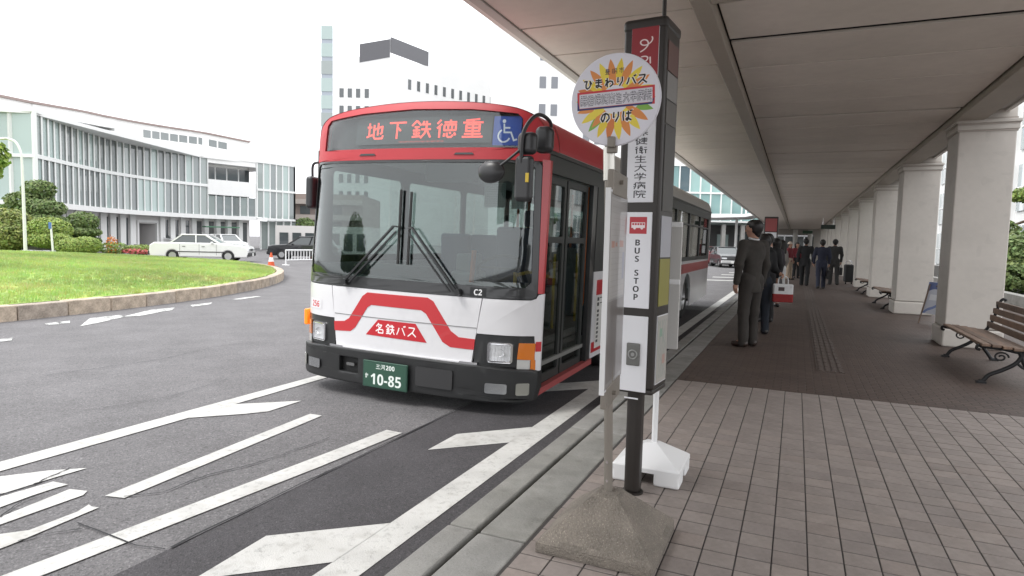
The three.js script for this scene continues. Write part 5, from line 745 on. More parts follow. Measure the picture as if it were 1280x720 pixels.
// ---------------------------------------------------------------- curved glass building across the roundabout
const whiteWall = M([0.8, 0.8, 0.79], 0.6, { map: atex(paintGrain, 0.3) }), mullionMat = M([0.78, 0.79, 0.78], 0.4), paneA = M([0.22, 0.25, 0.25], 0.06, { clearcoat: 1, clearcoatRoughness: 0.02 }), paneB = M([0.28, 0.32, 0.31], 0.06, { clearcoat: 1 }), paneC = M([0.15, 0.17, 0.17], 0.06, { clearcoat: 1 }), paneT = M([0.36, 0.45, 0.43], 0.08, { clearcoat: 1 }), darkIn = M([0.05, 0.045, 0.05], 0.8);
const paneD = M([0.07, 0.08, 0.085], 0.06, { clearcoat: 1 }), panes = [paneA, paneB, paneC, paneA, paneT];
const hall = thing('glass_building', 'long curved white building with glass upper floors across the roundabout', 'building');
{
  const curve = new THREE.CatmullRomCurve3([[-45.26, 25.69], [-48.02, 29.61], [-51.26, 34.85], [-52.93, 40.02], [-53.52, 45.22], [-52.9, 48.2], [-52.08, 50.78]].map(([x, f]) => V(x, 0, -f)));
  const P = (t) => curve.getPointAt(Math.min(1, t)), N = 33, uBalc = 0.8182;
  // outward (towards the road) normal at t
  const nrm = (t) => { const d = curve.getTangentAt(Math.min(1, t)); return V(-d.z, 0, d.x).multiplyScalar(d.x * 0 + 1); };
  const out = (t) => { const n = nrm(t), p = P(t); if (n.dot(V(0, 0, 0).sub(p)) < 0) n.negate(); return n; };
  const at = (t, o, y) => { const p = P(t).addScaledVector(out(t), o); return [p.x, y, p.z]; };
  const strip = (t0, t1, o0, o1, y0, y1) => hull8([at(t0, o1, y0), at(t1, o1, y0), at(t1, o0, y0), at(t0, o0, y0)], [at(t0, o1, y1), at(t1, o1, y1), at(t1, o0, y1), at(t0, o0, y1)]);
  const strips = (o0, o1, y0, y1, ta = 0, tb = 1, n = 16) => Array.from({ length: n }, (_, k) => strip(ta + ((tb - ta) * k) / n, ta + ((tb - ta) * (k + 1)) / n, o0, o1, y0, y1));
  const rows = [[3.45, 6.15], [6.45, 9.05]];
  for (let k = 0; k < N; k++) for (let r = 0; r < 2; r++) {
    const t0 = k / N + 0.0015, t1 = (k + 1) / N - 0.0015; if (r && t0 > uBalc - 0.01) continue; if (!r && t0 > uBalc - 0.01) { part('pane', strip(t0, t1, -0.06, -0.02, 3.45, 5.35), panes[(k * 7 + r * 3) % 4], hall); continue; }
    part('pane', strip(t0, t1, -0.06, -0.02, ...rows[r]), panes[(hash(k, r, 5) * 5) | 0], hall);
  }
  for (let k = 0; k <= N; k++) { const t = k / N, top = t > uBalc + 0.004 ? 5.4 : 9.1; const p0 = at(t, 0.04, 3.4), p1 = at(t, 0.04, top); part('mullion', barBetween(p0, p1, 0.1, 0.1), mullionMat, hall); }
  part('rail', strips(-0.05, 0.12, 6.17, 6.43, 0, uBalc), mullionMat, hall); part('rail', strips(-0.05, 0.16, 9.05, 9.4), whiteWall, hall); part('rail', strips(-0.3, 0.25, 3.05, 3.43), whiteWall, hall);
  part('interior_wall', strips(-3.5, -3.3, 3.1, 9.2), M([0.3, 0.3, 0.3], 0.9), hall); part('floor_slab', strips(-3.3, -0.1, 6.2, 6.4), whiteWall, hall); part('floor_slab', strips(-3.3, -0.1, 3.1, 3.4), whiteWall, hall); part('floor_slab', strips(-3.3, -0.2, 9.0, 9.3), whiteWall, hall);
  // balcony notch
  part('balcony_wall', strips(-0.02, 0.14, 5.45, 6.95, uBalc, 1, 5), whiteWall, hall);
  for (let k = 0; k < 4; k++) { const a = uBalc + 0.012 + k * 0.043; part('window', strip(a, a + 0.038, -1.3, -1.25, 6.6, 8.3), paneD, hall); }
  part('balcony_back', strips(-1.45, -1.3, 5.4, 9.1, uBalc, 1, 5), whiteWall, hall); part('balcony_soffit', strips(-1.4, 0.1, 8.55, 9.04, uBalc, 1, 5), whiteWall, hall);
  // roof band set back, with slot windows and a brown edge
  const rb = new THREE.CatmullRomCurve3([[-47.5, 23.2], [-49.64, 28.35], [-51.6, 32.4], [-54.53, 37.12], [-56.4, 42.79], [-56.6, 48.11], [-55.33, 53.17]].map(([x, f]) => V(x, 0, -f))), hgt = [10.2, 10.5, 11.0, 11.45, 11.8, 12.05, 11.75], hAt = (t) => { const k = Math.min(5.999, t * 6), i = Math.floor(k); return hgt[i] + (hgt[i + 1] - hgt[i]) * (k - i); };
  const seg = (o0, o1, lo, hi, ta, tb, n) => Array.from({ length: n }, (_, k) => { const q = (t, o, y) => { const p = rb.getPointAt(t), d = rb.getTangentAt(t), nn = V(-d.z, 0, d.x); if (nn.dot(p) > 0) nn.negate(); p.addScaledVector(nn, o); return [p.x, y, p.z]; }, t0 = ta + ((tb - ta) * k) / n, t1 = ta + ((tb - ta) * (k + 1)) / n; return hull8([q(t0, o1, lo(t0)), q(t1, o1, lo(t1)), q(t1, o0, lo(t1)), q(t0, o0, lo(t0))], [q(t0, o1, hi(t0)), q(t1, o1, hi(t1)), q(t1, o0, hi(t1)), q(t0, o0, hi(t0))]); });
  part('roof_band', seg(-6, 0, () => 9.1, (t) => hAt(t) - 0.16, 0, 0.16, 3), whiteWall, hall); part('roof_band', seg(-6, 0, () => 9.1, (t) => hAt(t) - 1.2, 0.16, 0.5, 6), whiteWall, hall); part('roof_band', seg(-6, 0.06, (t) => hAt(t) - 0.95, (t) => hAt(t) - 0.16, 0.16, 0.5, 6), whiteWall, hall); part('roof_band', seg(-6, 0, () => 9.1, (t) => hAt(t) - 0.16, 0.5, 1, 8), whiteWall, hall); part('roof_edge', seg(-6.2, 0.25, (t) => hAt(t) - 0.15, (t) => hAt(t), 0, 1, 14), M([0.26, 0.2, 0.185], 0.7), hall);
  part('roof_deck', [hull8([[-45.3, 8.95, -25.7], [-53.4, 8.95, -45.2], [-62, 8.95, -46], [-56, 8.95, -22]], [[-45.3, 9.2, -25.7], [-53.4, 9.2, -45.2], [-62, 9.2, -46], [-56, 9.2, -22]]), hull8([[-53.4, 8.95, -45.2], [-52.1, 8.95, -50.8], [-51.1, 8.95, -55.3], [-62, 8.95, -58]], [[-53.4, 9.2, -45.2], [-52.1, 9.2, -50.8], [-51.1, 9.2, -55.3], [-62, 9.2, -58]])], whiteWall, hall);
  for (let k = 0; k < 9; k++) { const a = 0.62 + k * 0.034; part('slot_window', seg(0.005, 0.03, (t) => hAt(t) - 1.35, (t) => hAt(t) - 0.65, a, a + 0.029, 1), paneC, hall); }
  // left block of wide panes facing the road, right block of narrow ones
  const blk = (a, b, n, ys, mats, w) => { for (let k = 0; k < n; k++) { const L = (t) => [a[0] + (b[0] - a[0]) * t, a[1] + (b[1] - a[1]) * t]; const p = L(k / n), q = L((k + 1) / n), dx = q[0] - p[0], df = q[1] - p[1], l = Math.hypot(dx, df), nx = -df / l, nf = dx / l, s = nx * -p[0] + nf * -p[1] < 0 ? -1 : 1; for (const [y0, y1] of ys) { const e = 0.03 * s, g = w * 0.5, A = [p[0] + (dx / l) * g, p[1] + (df / l) * g], B = [q[0] - (dx / l) * g, q[1] - (df / l) * g]; part('pane', hull8([[A[0], y0, -A[1]], [B[0], y0, -B[1]], [B[0] - nx * e, y0, -B[1] + nf * e], [A[0] - nx * e, y0, -A[1] + nf * e]], [[A[0], y1, -A[1]], [B[0], y1, -B[1]], [B[0] - nx * e, y1, -B[1] + nf * e], [A[0] - nx * e, y1, -A[1] + nf * e]]), mats[k % mats.length], hall); }
      part('mullion', barBetween([p[0], 3.3, -p[1]], [p[0], 9.2, -p[1]], w, w), mullionMat, hall); if (k === n - 1) part('mullion', barBetween([q[0], 3.3, -q[1]], [q[0], 9.2, -q[1]], w, w), mullionMat, hall); }
    for (const y of [3.25, 6.3, 9.2]) part('rail', barBetween([a[0], y, -a[1]], [b[0], y, -b[1]], 0.25, 0.22), mullionMat, hall); };
  blk([-45.26, 25.69], [-52.0, 22.4], 5, [[3.4, 6.2], [6.4, 9.1]], [paneT, paneT, paneB], 0.22);
  blk([-52.0, 50.9], [-51.06, 55.39], 6, [[3.4, 6.2], [6.4, 9.1]], [paneB, paneT, paneA], 0.14); blk([-51.06, 55.39], [-58, 58.5], 5, [[3.4, 6.2], [6.4, 9.1]], [paneT, paneB], 0.14);
  // ground floor: white piers with narrow windows, a garage opening
  const g0 = -1.2; const gwm = M([0.74, 0.72, 0.71], 0.8); part('ground_wall', strips(g0 - 0.3, g0 - 0.1, -0.05, 3.1, 0, 0.57, 9), gwm, hall); part('ground_wall', strips(g0 - 0.3, g0 - 0.1, -0.05, 3.1, 0.645, 1, 6), gwm, hall); part('ground_wall', strips(g0 - 0.3, g0 - 0.1, 2.35, 3.1, 0.57, 0.645, 2), gwm, hall); for (const t of [0.566, 0.649]) part('garage_side', strip(t - 0.003, t + 0.003, -9, g0 - 0.3, -0.05, 3.1), gwm, hall); part('garage_back', strip(0.56, 0.655, -9.2, -9, -0.05, 3.1), gwm, hall); part('garage_ceiling', strip(0.56, 0.655, -9, g0 - 0.3, 2.6, 2.8), gwm, hall);
  for (let k = 1; k < 24; k++) { const t = k / 24; if (k === 14 || k === 15) continue; part('pier', barBetween(at(t, g0 + 0.06, -0.05), at(t, g0 + 0.06, 3.06), 0.5, 0.3), whiteWall, hall); const u = t + 0.021; if (u < 1 && k !== 13) part('window', strip(u - 0.009, u + 0.009, g0 - 0.1, g0 - 0.05, 0.4, 2.8), paneD, hall); }
  part('garage_frame', [strip(0.564, 0.57, g0 - 0.1, g0 + 0.1, 0, 2.45), strip(0.645, 0.651, g0 - 0.1, g0 + 0.1, 0, 2.45), strip(0.564, 0.651, g0 - 0.1, g0 + 0.1, 2.45, 2.65)], whiteWall, hall);
  part('awning', barBetween(at(0.8, 0.1, 2.25), at(0.93, 0.1, 2.25), 0.7, 0.12), M([0.08, 0.2, 0.12], 0.6), hall);
  for (let k = 0; k < 6; k++) part('shopfront_frame', barBetween([-52.6 + k * 0.35, 0, -(52.0 + k * 0.75)], [-52.6 + k * 0.35, 3.1, -(52.0 + k * 0.75)], 0.12, 0.12), mullionMat, hall);
  part('shopfront_glass', barBetween([-52.8, 1.55, -52.2], [-50.8, 1.55, -56.4], 0.05, 3.0).translate(-0.1, 0, 0), paneB, hall);
}
// ---------------------------------------------------------------- white hospital blocks
function facadeBlock(t, p0, p1, y0, y1, depthVec, mat) { part('wall', hull8([[p0[0], y0, -p0[1]], [p1[0], y0, -p1[1]], [p1[0] + depthVec[0], y0, -(p1[1] + depthVec[1])], [p0[0] + depthVec[0], y0, -(p0[1] + depthVec[1])]], [[p0[0], y1, -p0[1]], [p1[0], y1, -p1[1]], [p1[0] + depthVec[0], y1, -(p1[1] + depthVec[1])], [p0[0] + depthVec[0], y1, -(p0[1] + depthVec[1])]]), mat, t); }
function wallWindows(t, p0, p1, list, mat = paneD) { const d = [p1[0] - p0[0], p1[1] - p0[1]], L = Math.hypot(...d), u = [d[0] / L, d[1] / L], n = [u[1], -u[0]]; for (const [s, y, w, h] of list) { const c = [p0[0] + u[0] * s, p0[1] + u[1] * s], g = box(w, h, 0.12).rotateY(Math.atan2(u[1], u[0])).translate(c[0] + n[0] * 0.02, y, -(c[1] + n[1] * 0.02)); part('window', g, mat, t); } }
const tower = thing('hospital_tower', 'tall white hospital block with dark rooftop louvres and a grey glazed stair strip', 'building');
{
  const a = [-99.3, 120.1], b = [-87.1, 125.5], c = [-74, 153], dv = [12, 27.5];
  facadeBlock(tower, a, b, 0, 42.8, [18, 40], whiteWall);
  part('stair_tower', hull8([[-101.7, 0, -119.0], [-99.35, 0, -120.05], [-105.3, 0, -127.3], [-107.8, 0, -126.1]], [[-101.7, 49.3, -119.0], [-99.35, 49.2, -120.05], [-105.3, 49.2, -127.3], [-107.8, 49.3, -126.1]]), M([0.36, 0.4, 0.45], 0.3), tower);
  for (let k = 0; k < 12; k++) part('stair_pane', hull8([[-101.72, 3.6 + k * 3.9, -118.9], [-99.38, 3.6 + k * 3.9, -119.93], [-99.4, 3.6 + k * 3.9, -120.1], [-101.6, 3.6 + k * 3.9, -119.1]], [[-101.72, 6.6 + k * 3.9, -118.9], [-99.38, 6.6 + k * 3.9, -119.93], [-99.4, 6.6 + k * 3.9, -120.1], [-101.6, 6.6 + k * 3.9, -119.1]]), k % 3 ? paneT : paneB, tower);
  const front = [], side = []; for (let r = 0; r < 9; r++) for (const s of [2.0, 3.9, 5.8, 7.8]) front.push([s, 34.6 - r * 3.9, 0.95, 2.0]);
  wallWindows(tower, a, b, front);
  for (let r = 0; r < 2; r++) for (let k = 0; k < (r ? 2 : 12); k++) side.push([5.0 + k * 2.5, 37.6 - r * 5.6, 0.8, 2.3]); wallWindows(tower, b, [b[0] + 18, b[1] + 40], side);
  const lv = M([0.12, 0.12, 0.13], 0.7), lb = M([0.16, 0.16, 0.17], 0.7);
  part('louvre', hull8([[-93.7, 41.5, -122.5], [-87.3, 42.9, -125.3], [-87.5, 42.9, -125.6], [-93.9, 41.5, -122.8]], [[-93.7, 45.6, -122.5], [-87.3, 46.9, -125.3], [-87.5, 46.9, -125.6], [-93.9, 45.6, -122.8]]), lv, tower);
  part('louvre', hull8([[-87.0, 43.9, -125.4], [-82.9, 42.85, -134.9], [-83.4, 42.85, -134.9], [-87.4, 43.9, -125.5]], [[-87.0, 47.3, -125.4], [-82.9, 46.2, -134.9], [-83.4, 46.2, -134.9], [-87.4, 47.3, -125.5]]), lb, tower);
}
const ward = thing('hospital_wing', 'white hospital wing with paired windows behind the round bus sign', 'building');
{
  const a = [-66, 134.5], b = [-38, 147]; facadeBlock(ward, a, b, 0, 62, [14, 32], whiteWall);
  const w = []; for (let r = 0; r < 13; r++) for (const s of [11.9, 14.6, 22.2, 24.9]) w.push([s, 50.4 - r * 6.2, 1.5, 2.6]); wallWindows(ward, a, b, w.filter((q) => q[1] > 3), M([0.2, 0.21, 0.23], 0.3));
}
const brown = thing('brown_building', 'brown block with balconies between the glass building and the bus', 'building');
{ const bm = M([0.26, 0.21, 0.19], 0.8), bal = M([0.4, 0.35, 0.32], 0.8); facadeBlock(brown, [-59.0, 61.4], [-49.5, 65.6], 0, 6.8, [-6, 12], bm); for (let r = 0; r < 3; r++) { part('balcony', hull8([[-58.9, 1.7 + r * 1.9, -60.6], [-49.2, 1.7 + r * 1.9, -64.9], [-49.5, 1.7 + r * 1.9, -65.5], [-59, 1.7 + r * 1.9, -61.3]], [[-58.9, 2.3 + r * 1.9, -60.6], [-49.2, 2.3 + r * 1.9, -64.9], [-49.5, 2.3 + r * 1.9, -65.5], [-59, 2.3 + r * 1.9, -61.3]]), bal, brown); } wallWindows(brown, [-59.0, 61.4], [-49.5, 65.6], [1.2, 3.2, 5.2, 7.2].flatMap((q) => [[q, 2.9, 1.2, 1.0], [q, 4.8, 1.2, 1.0]]), paneD); }
const shed = thing('low_building', 'low pale entrance block with dark bays behind the parked black car', 'building');
{ facadeBlock(shed, [-44.6, 45.9], [-36.5, 49.6], 0, 2.5, [-2.5, 5], M([0.6, 0.58, 0.56], 0.8)); wallWindows(shed, [-44.6, 45.9], [-36.5, 49.6], Array.from({ length: 7 }, (_, k) => [0.8 + k * 1.2, 1.05, 0.8, 1.6]), paneD); }
plant('street_tree', 'small green tree in the gap left of the bus', 'tree', [-50.6, 0, -56.5], [[0, 2.9, 0, 0.9, 0.7, 0.9], [0.8, 2.6, 0.2, 0.8, 0.6, 0.8]], 4000, 0.12, greenB, [[[0, 0, 0], [0, 2.8, 0], 0.1, 0.06]], 0.7);
// ---------------------------------------------------------------- green glass building and its white awning behind the bus
const greenHall = thing('green_glass_building', 'blue green glass building rising behind the back of the bus', 'building');
{
  const a = [-22, 55.9], b = [-2.2, 64.8], n = 22, gp = [M([0.25, 0.4, 0.39], 0.08, { clearcoat: 1 }), M([0.31, 0.47, 0.45], 0.08, { clearcoat: 1 }), M([0.19, 0.32, 0.32], 0.08, { clearcoat: 1 }), M([0.08, 0.12, 0.14], 0.08, { clearcoat: 1 })];
  const d = [b[0] - a[0], b[1] - a[1]], L = Math.hypot(...d), u = [d[0] / L, d[1] / L], rot = Math.atan2(u[1], u[0]);
  const put = (s, w, y0, y1, dep, off) => box(w, y1 - y0, dep).rotateY(rot).translate(a[0] + u[0] * s + u[1] * off, (y0 + y1) / 2, -(a[1] + u[1] * s - u[0] * off));
  part('wall', [put(L / 2, L, 3.6, 9.0, 4, -2.3)], M([0.3, 0.34, 0.33], 0.8), greenHall);
  for (let k = 0; k < n; k++) for (const [r, y0, y1] of [[0, 3.95, 6.35], [1, 6.55, 8.9]]) part('pane', put((k + 0.5) * (L / n), L / n - 0.1, y0, y1, 0.05, 0), gp[(hash(k, r, 8) * 3.2) | 0], greenHall);
  for (let k = 0; k <= n; k++) part('mullion', put(k * (L / n), 0.1, 3.9, 9, 0.22, 0.05), mullionMat, greenHall);
  for (const y of [3.85, 6.45, 8.95]) part('rail', put(L / 2, L, y - 0.08, y + 0.08, 0.24, 0.06), mullionMat, greenHall);
  part('ground_wall', put(L / 2, L, 0, 3.6, 0.3, -3.4), M([0.13, 0.13, 0.13], 0.8), greenHall);
  for (let k = 0; k < 12; k++) part('pillar', put(1 + k * (L / 12), 0.35, 0, 3.6, 0.35, -0.4), M([0.4, 0.39, 0.37], 0.7), greenHall);
  for (let k = 0; k < 12; k++) part('window', put(1.9 + k * (L / 12), 1.1, 0.6, 2.7, 0.1, -3.2), k % 3 ? paneD : paneT, greenHall);
}
const awn = thing('entrance_awning', 'thin white upswept entrance awning in front of the green glass building', 'awning', [-5.3, 4.0, -57.8]);
{ const g = extr([[-3.2, 0.05], [-1, 0], [1.4, 0.08], [2.4, 0.3], [2.55, 0.46], [2.3, 0.42], [1.2, 0.28], [-3.2, 0.3]], 5, 0.02); part('slab', g.translate(0, -0.1, -2.5), whiteWall, awn); part('finial', [rod([1.3, 0.2, 1], [1.3, 1.0, 1], 0.06)], whiteWall, awn); for (const x of [-2.5, 0.4]) part('support', rod([x, 0, -1.4], [x, -4.0, -1.4], 0.12), whiteWall, awn); }
// ---------------------------------------------------------------- planting and building past the pillars on the right
const rightHall = thing('white_glazed_building', 'white building with tall glazed panels beyond the pillars', 'building');
{
  part('wall', [box(8, 14, 60, 15.2, 7, -46)], whiteWall, rightHall);
  for (let k = 0; k < 16; k++) for (let r = 0; r < 4; r++) { const f = part('window', box(0.1, 2.6, 2.7, 11.17, 1.8 + r * 3.4, -(18 + k * 3.6)), M([0.3, 0.36, 0.38], 0.08, { clearcoat: 1 }), rightHall); part('frame', [box(0.14, 0.09, 2.8, 11.15, 1.8 + r * 3.4, -(18 + k * 3.6)), box(0.14, 2.6, 0.09, 11.15, 1.8 + r * 3.4, -(18 + k * 3.6))], mullionMat, f); }
  for (let k = 0; k < 17; k++) part('pilaster', box(0.3, 14, 0.5, 11.05, 7, -(16.2 + k * 3.6)), whiteWall, rightHall);
}
struct('planting_bed', boxUV(box(5.6, 0.42, 66, 8.0, 0.16, -46)), M([0.075, 0.06, 0.045], 0.95, { map: atex(concTex, 0.5) }));
struct('bed_kerb', boxUV(box(0.25, 0.56, 66, 5.1, 0.26, -46)), concrete);
plant('shrub', 'green leafy shrub beyond the nearest pillar', 'shrub', [6.4, 0.4, -24.2], [[0, 1.1, 0, 0.95, 0.75, 0.9], [0.7, 0.7, 0.3, 0.9, 0.6, 0.8], [-0.2, 0.5, 0.5, 0.8, 0.5, 0.7]], 7000, 0.055, greenB, [[[0, 0, 0], [0, 1.2, 0], 0.05, 0.03]], 0.5);
plant('shrub', 'darker small shrub under the garden pine beyond the nearest pillar', 'shrub', [6.1, 0.4, -26.6], [[0, 1.9, 0, 0.7, 0.4, 0.6], [0.4, 1.4, 0, 0.8, 0.5, 0.7]], 4000, 0.055, greenB, [[[0, 0, 0], [0, 1.8, 0], 0.05, 0.03]], 0.5);
plant('garden_pine', 'garden pine with a bare slanting branch beyond the nearest pillar', 'tree', [8.4, 0.4, -26.5], [[-1.3, 3.1, 0, 0.75, 0.26, 0.6], [-0.4, 3.5, 0.1, 0.9, 0.35, 0.7], [0.5, 2.7, 0, 0.9, 0.35, 0.7], [0.3, 4.0, 0, 0.8, 0.4, 0.6]], 6000, 0.055, greenA, [[[0, 0, 0], [0.1, 2.0, 0], 0.12, 0.08], [[0.1, 2.0, 0], [0.2, 3.9, 0], 0.08, 0.03], [[-2.3, 1.9, 0.1], [-0.2, 2.8, 0], 0.035, 0.06], [[-1.4, 2.35, 0], [-1.4, 3.0, 0], 0.03, 0.02]], 0.6);
const far = thing('bus_stop_pillar', 'second bus stop pillar with a red top, far along the queue', 'bus stop sign', [-0.95, 0.15, -27.0]);
{ part('body', rbox(0.5, 1.7, 0.3, 0, 1.75, 0, 0.02), darkBronze, far); part('leg', rbox(0.1, 0.92, 0.1, 0, 0.46, 0, 0.01), darkBronze, far); part('red_plate', box(0.42, 0.5, 0.01, 0, 2.28, 0.151), M([0.3, 0.07, 0.07], 0.5), far); part('name_plate', box(0.42, 0.55, 0.01, 0, 1.72, 0.151), plateWhite, far); part('lower_plate', box(0.42, 0.3, 0.01, 0, 1.22, 0.151), plateWhite, far); }
const exitSign = thing('hanging_exit_sign', 'small dark sign hanging from the ceiling near the far doors', 'sign', [1.7, 2.9, -44]);
{ part('sign_box', rbox(0.8, 0.26, 0.1, 0, 0, 0, 0.02), M([0.03, 0.05, 0.04], 0.4), exitSign); part('hanger', [rod([-0.3, 0.13, 0], [-0.3, 0.64, 0], 0.012), rod([0.3, 0.13, 0], [0.3, 0.64, 0], 0.012)], chrome, exitSign); }

// trees across the road behind the photographer, mirrored in the windscreen
const behind = plant('street_tree', 'leafy roadside tree opposite the stop, mirrored in the windscreen', 'tree', [-19.3, 0, 9], [[0, 4.2, 0, 2.4, 1.8, 2.2], [1.6, 3.2, 0.4, 1.8, 1.3, 1.6], [-1.6, 3.4, -0.3, 1.8, 1.4, 1.6], [0.2, 5.4, 0, 1.6, 1.2, 1.5]], 5000, 0.16, leafMat([0.06, 0.1, 0.03]), [[[0, 0, 0], [0, 4.5, 0], 0.18, 0.09], [[0, 2.2, 0], [1.5, 3.6, 0.3], 0.08, 0.04], [[0, 2.2, 0], [-1.5, 3.6, -0.2], 0.08, 0.04]], 0.7);
behind.scale.setScalar(0.72);
copyOf(behind, [-21.5, 0, 11.5], 1.2, 'second roadside tree opposite the stop, mirrored in the windscreen');
// ---------------------------------------------------------------- cars, barrier, cones
const carGlass = M([0.035, 0.045, 0.045], 0.05, { clearcoat: 1, clearcoatRoughness: 0.02 }), tyreMat = M([0.022, 0.022, 0.022], 0.8);
// car space: x forward, y up, z to the right; lower body profile and cabin outline in (x, y)
function makeCar(label, pos, turn, o) {
  const t = thing('parked_car', label, 'car', pos, turn), L = o.length, W = o.width ?? 1.72, wb = o.wheelbase ?? 2.75, r = 0.31, fx = o.frontAxle ?? wb / 2 + 0.05, rx = fx - wb, paint = M(o.color, 0.28, { clearcoat: 0.9, clearcoatRoughness: 0.06 });
  const h = L / 2, belt = o.belt ?? 0.9, hood = o.hood ?? 0.86, trunk = o.trunk ?? 0.9, pts = [];
  pts.push([-h + 0.06, 0.3]); const archPts = (cx) => { for (let k = 0; k <= 12; k++) { const a = PI - (k / 12) * PI; pts.push([cx + 0.37 * Math.cos(a), 0.3 + 0.37 * Math.sin(a)]); } };
  archPts(rx); archPts(fx); pts.push([h - 0.08, 0.3], [h, 0.42], [h, 0.62], [h - 0.06, hood - 0.1], [h - 0.35, hood - 0.03], [o.cowl, hood + 0.04], [o.cowl - 0.05, belt], [o.deck + 0.05, belt], [o.deck - 0.1, trunk], [-h + 0.2, trunk - 0.01], [-h + 0.03, trunk - 0.12], [-h, 0.6], [-h, 0.42]);
  part('body', extr(pts, W - 0.12, 0.06).translate(0, 0, -W / 2 + 0.06), paint, t);
  const roofY = o.roof, [c0, c1, c2, c3] = o.cabin, wi = W / 2 - 0.04, wt = W / 2 - 0.2;
  const bot = [[c0, belt - 0.02, wi], [c3, belt - 0.02, wi], [c3, belt - 0.02, -wi], [c0, belt - 0.02, -wi]], top = [[c1, roofY, wt], [c2, roofY, wt], [c2, roofY, -wt], [c1, roofY, -wt]];
  part('cabin_glass', hull8(bot, top), carGlass, t);
  part('roof', [rbox(c2 - c1 + 0.1, 0.07, 2 * wt + 0.1, (c1 + c2) / 2, roofY + 0.015, 0, 0.034, 3), ...[0, 1, 2, 3].map((k) => barBetween(bot[k].map((v, i) => (i === 1 ? v : v)), top[k], 0.09, 0.07)), ...[1, -1].map((s) => barBetween([(c0 + c3) / 2 + 0.05, belt, s * (wi + 0.005)], [(c1 + c2) / 2 + 0.1, roofY, s * (wt + 0.005)], 0.05, 0.1))], paint, t);
  for (const [cx, s] of [[fx, 1], [fx, -1], [rx, 1], [rx, -1]]) { const w = part('wheel', new THREE.LatheGeometry([[0.18, -0.09], [0.29, -0.1], [r, -0.07], [r, 0.07], [0.29, 0.1], [0.18, 0.09]].map(([a, b]) => new THREE.Vector2(a, b)), 24).rotateX(PI / 2).translate(cx, r, s * (W / 2 - 0.12)), tyreMat, t); part('rim', cyl(0.195, 0.195, 0.03, 0, 0, 0, 20).rotateX(PI / 2).translate(cx, r, s * (W / 2 - 0.05)), M([0.55, 0.55, 0.56], 0.3, { metalness: 0.8 }), w); }
  for (const s of [1, -1]) { part('headlight', rbox(0.06, 0.14, 0.36, h + 0.03, 0.66, s * (W / 2 - 0.26), 0.03), M([0.7, 0.72, 0.74], 0.1, { clearcoat: 1 }), t); part('tail_light', rbox(0.05, 0.15, 0.3, -h - 0.03, 0.72, s * (W / 2 - 0.22), 0.02), M([0.4, 0.02, 0.02], 0.2, { clearcoat: 1 }), t); part('mirror', rbox(0.12, 0.11, 0.16, o.cowl - 0.32, belt + 0.07, s * (W / 2 + 0.07), 0.04), paint, t); for (const x of o.handles) part('door_handle', rbox(0.15, 0.03, 0.03, x, belt - 0.14, s * (W / 2 + 0.012), 0.01), o.trim, t); part('side_trim', rbox(L * 0.62, 0.05, 0.02, 0, 0.52, s * (W / 2 + 0.01), 0.008), o.trim, t); }
  for (const s of [1, -1]) for (const x of o.seams) part('door_seam', box(0.014, belt - 0.38, 0.006, x, (belt + 0.34) / 2, s * (W / 2 + 0.001)), M([0.03, 0.03, 0.03], 0.8), t);
  part('front_bumper', rbox(0.2, 0.22, W - 0.02, h + 0.02, 0.42, 0, 0.06, 3), o.bumper, t); part('rear_bumper', rbox(0.2, 0.22, W - 0.02, -h - 0.02, 0.44, 0, 0.06, 3), o.bumper, t);
  part('grille', rbox(0.04, 0.13, 0.72, h + 0.045, 0.66, 0, 0.02), M([0.06, 0.06, 0.06], 0.4), t); part('number_plate', rbox(0.02, 0.15, 0.32, h + 0.125, 0.4, 0, 0.005), M([0.75, 0.75, 0.72], 0.5), t);
  return t;
}
const darkTrim = M([0.05, 0.05, 0.05], 0.5), heading = (dx, df) => Math.atan2(df, dx);
const sedan = makeCar('white sedan driving past behind the lawn, seen from its side', [-30.85, 0, -26.25], heading(0.81, 0.56), { length: 4.8, width: 1.72, wheelbase: 2.75, color: [0.78, 0.78, 0.76], roof: 1.4, cowl: 0.98, deck: -1.35, cabin: [-1.5, -0.9, 0.3, 1.08], belt: 0.94, hood: 0.88, trunk: 0.94, handles: [-0.75, 0.2], seams: [-0.95, 0.0, 0.85], trim: darkTrim, bumper: darkTrim });
makeCar('black car parked behind the white barrier', [-30.0, 0, -33.6], heading(-0.95, -0.5), { length: 4.4, width: 1.75, wheelbase: 2.6, color: [0.012, 0.013, 0.016], roof: 1.5, cowl: 0.95, deck: -1.75, cabin: [-2.0, -1.6, 0.2, 1.05], belt: 0.95, hood: 0.92, trunk: 0.95, handles: [-0.75, 0.2], seams: [-0.95, 0.0, 0.85], trim: darkTrim, bumper: M([0.015, 0.015, 0.018], 0.4) });
makeCar('white hatchback half hidden behind the passing sedan', [-43.6, 0, -39.4], heading(1, -0.3), { length: 4.0, width: 1.68, wheelbase: 2.5, color: [0.75, 0.75, 0.75], roof: 1.5, cowl: 0.9, deck: -1.6, cabin: [-1.85, -1.5, 0.2, 1.0], belt: 0.95, hood: 0.92, trunk: 0.95, handles: [-0.75, 0.2], seams: [-0.95, 0.0], trim: darkTrim, bumper: M([0.7, 0.7, 0.7], 0.4) });
makeCar('small pale car standing in the garage opening', [-55.2, 0, -42.3], heading(1, 0.2), { length: 3.6, width: 1.6, wheelbase: 2.4, color: [0.6, 0.6, 0.6], roof: 1.55, cowl: 0.9, deck: -1.5, cabin: [-1.7, -1.45, 0.3, 1.0], belt: 0.95, hood: 0.95, trunk: 0.95, handles: [-0.75, 0.2], seams: [-0.95, 0.0], trim: darkTrim, bumper: darkTrim });
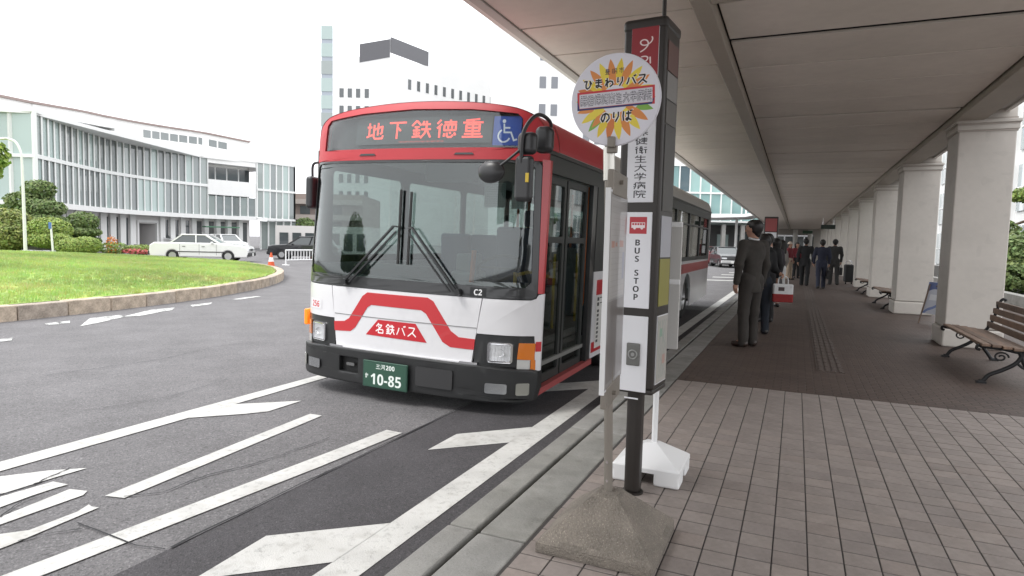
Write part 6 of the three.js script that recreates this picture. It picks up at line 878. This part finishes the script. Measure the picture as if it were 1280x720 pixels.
makeCar('dark red car waiting under the green glass building', [-7.6, 0, -53.5], heading(-1, 0.3), { length: 4.4, width: 1.72, color: [0.14, 0.016, 0.02], roof: 1.48, cowl: 0.95, deck: -1.6, cabin: [-1.8, -1.3, 0.2, 1.05], belt: 0.93, hood: 0.9, trunk: 0.95, handles: [-0.75, 0.2], seams: [-0.95, 0.0], trim: darkTrim, bumper: M([0.12, 0.014, 0.018], 0.4) });
makeCar('dark car with lit pale front coming round behind the bus', [-4.9, 0, -51.0], heading(0.35, -1), { length: 4.3, width: 1.72, color: [0.05, 0.05, 0.055], roof: 1.48, cowl: 0.95, deck: -1.6, cabin: [-1.8, -1.3, 0.2, 1.05], belt: 0.93, hood: 0.9, trunk: 0.95, handles: [-0.75, 0.2], seams: [-0.95, 0.0], trim: darkTrim, bumper: M([0.5, 0.5, 0.5], 0.4) });
const barrier = thing('road_barrier', 'white tubular road barrier standing in front of the black car', 'barrier', [-24.35, 0, -26.9], heading(0.12, 1));
{ const w = M([0.78, 0.78, 0.78], 0.4), L = 2.0; part('frame', [rod([-L / 2, 0, 0], [-L / 2, 0.82, 0], 0.035), rod([L / 2, 0, 0], [L / 2, 0.82, 0], 0.035), rod([-L / 2, 0.8, 0], [L / 2, 0.8, 0], 0.04), rod([-L / 2, 0.28, 0], [L / 2, 0.28, 0], 0.035), box(0.06, 0.05, 0.5, -L / 2, 0.03, 0), box(0.06, 0.05, 0.5, L / 2, 0.03, 0)], w, barrier); for (let k = 1; k < 10; k++) part('bar', rod([-L / 2 + k * 0.2, 0.28, 0], [-L / 2 + k * 0.2, 0.8, 0], 0.022, 0.022, 8), w, barrier); }
const cone = thing('traffic_cone', 'orange and white traffic cone at the tip of the lawn', 'traffic cone', [-23.5, 0, -23.9]);
{ const orange = M([0.62, 0.1, 0.03], 0.6); part('cone', [cyl(0.17, 0.13, 0.24, 0, 0.16, 0, 20), cyl(0.085, 0.035, 0.24, 0, 0.6, 0, 20)], orange, cone); part('white_band', cyl(0.13, 0.085, 0.22, 0, 0.38, 0, 20), M([0.75, 0.74, 0.72], 0.5), cone); part('base', rbox(0.42, 0.045, 0.42, 0, 0.022, 0, 0.01), M([0.5, 0.08, 0.03], 0.7), cone); }
copyOf(cone, [-30.2, 0, -34.4], 0.4, 'orange cone further off, between the sedan and the black car');
sedan.scale.setScalar(1.05);
renderer.render(scene, camera);
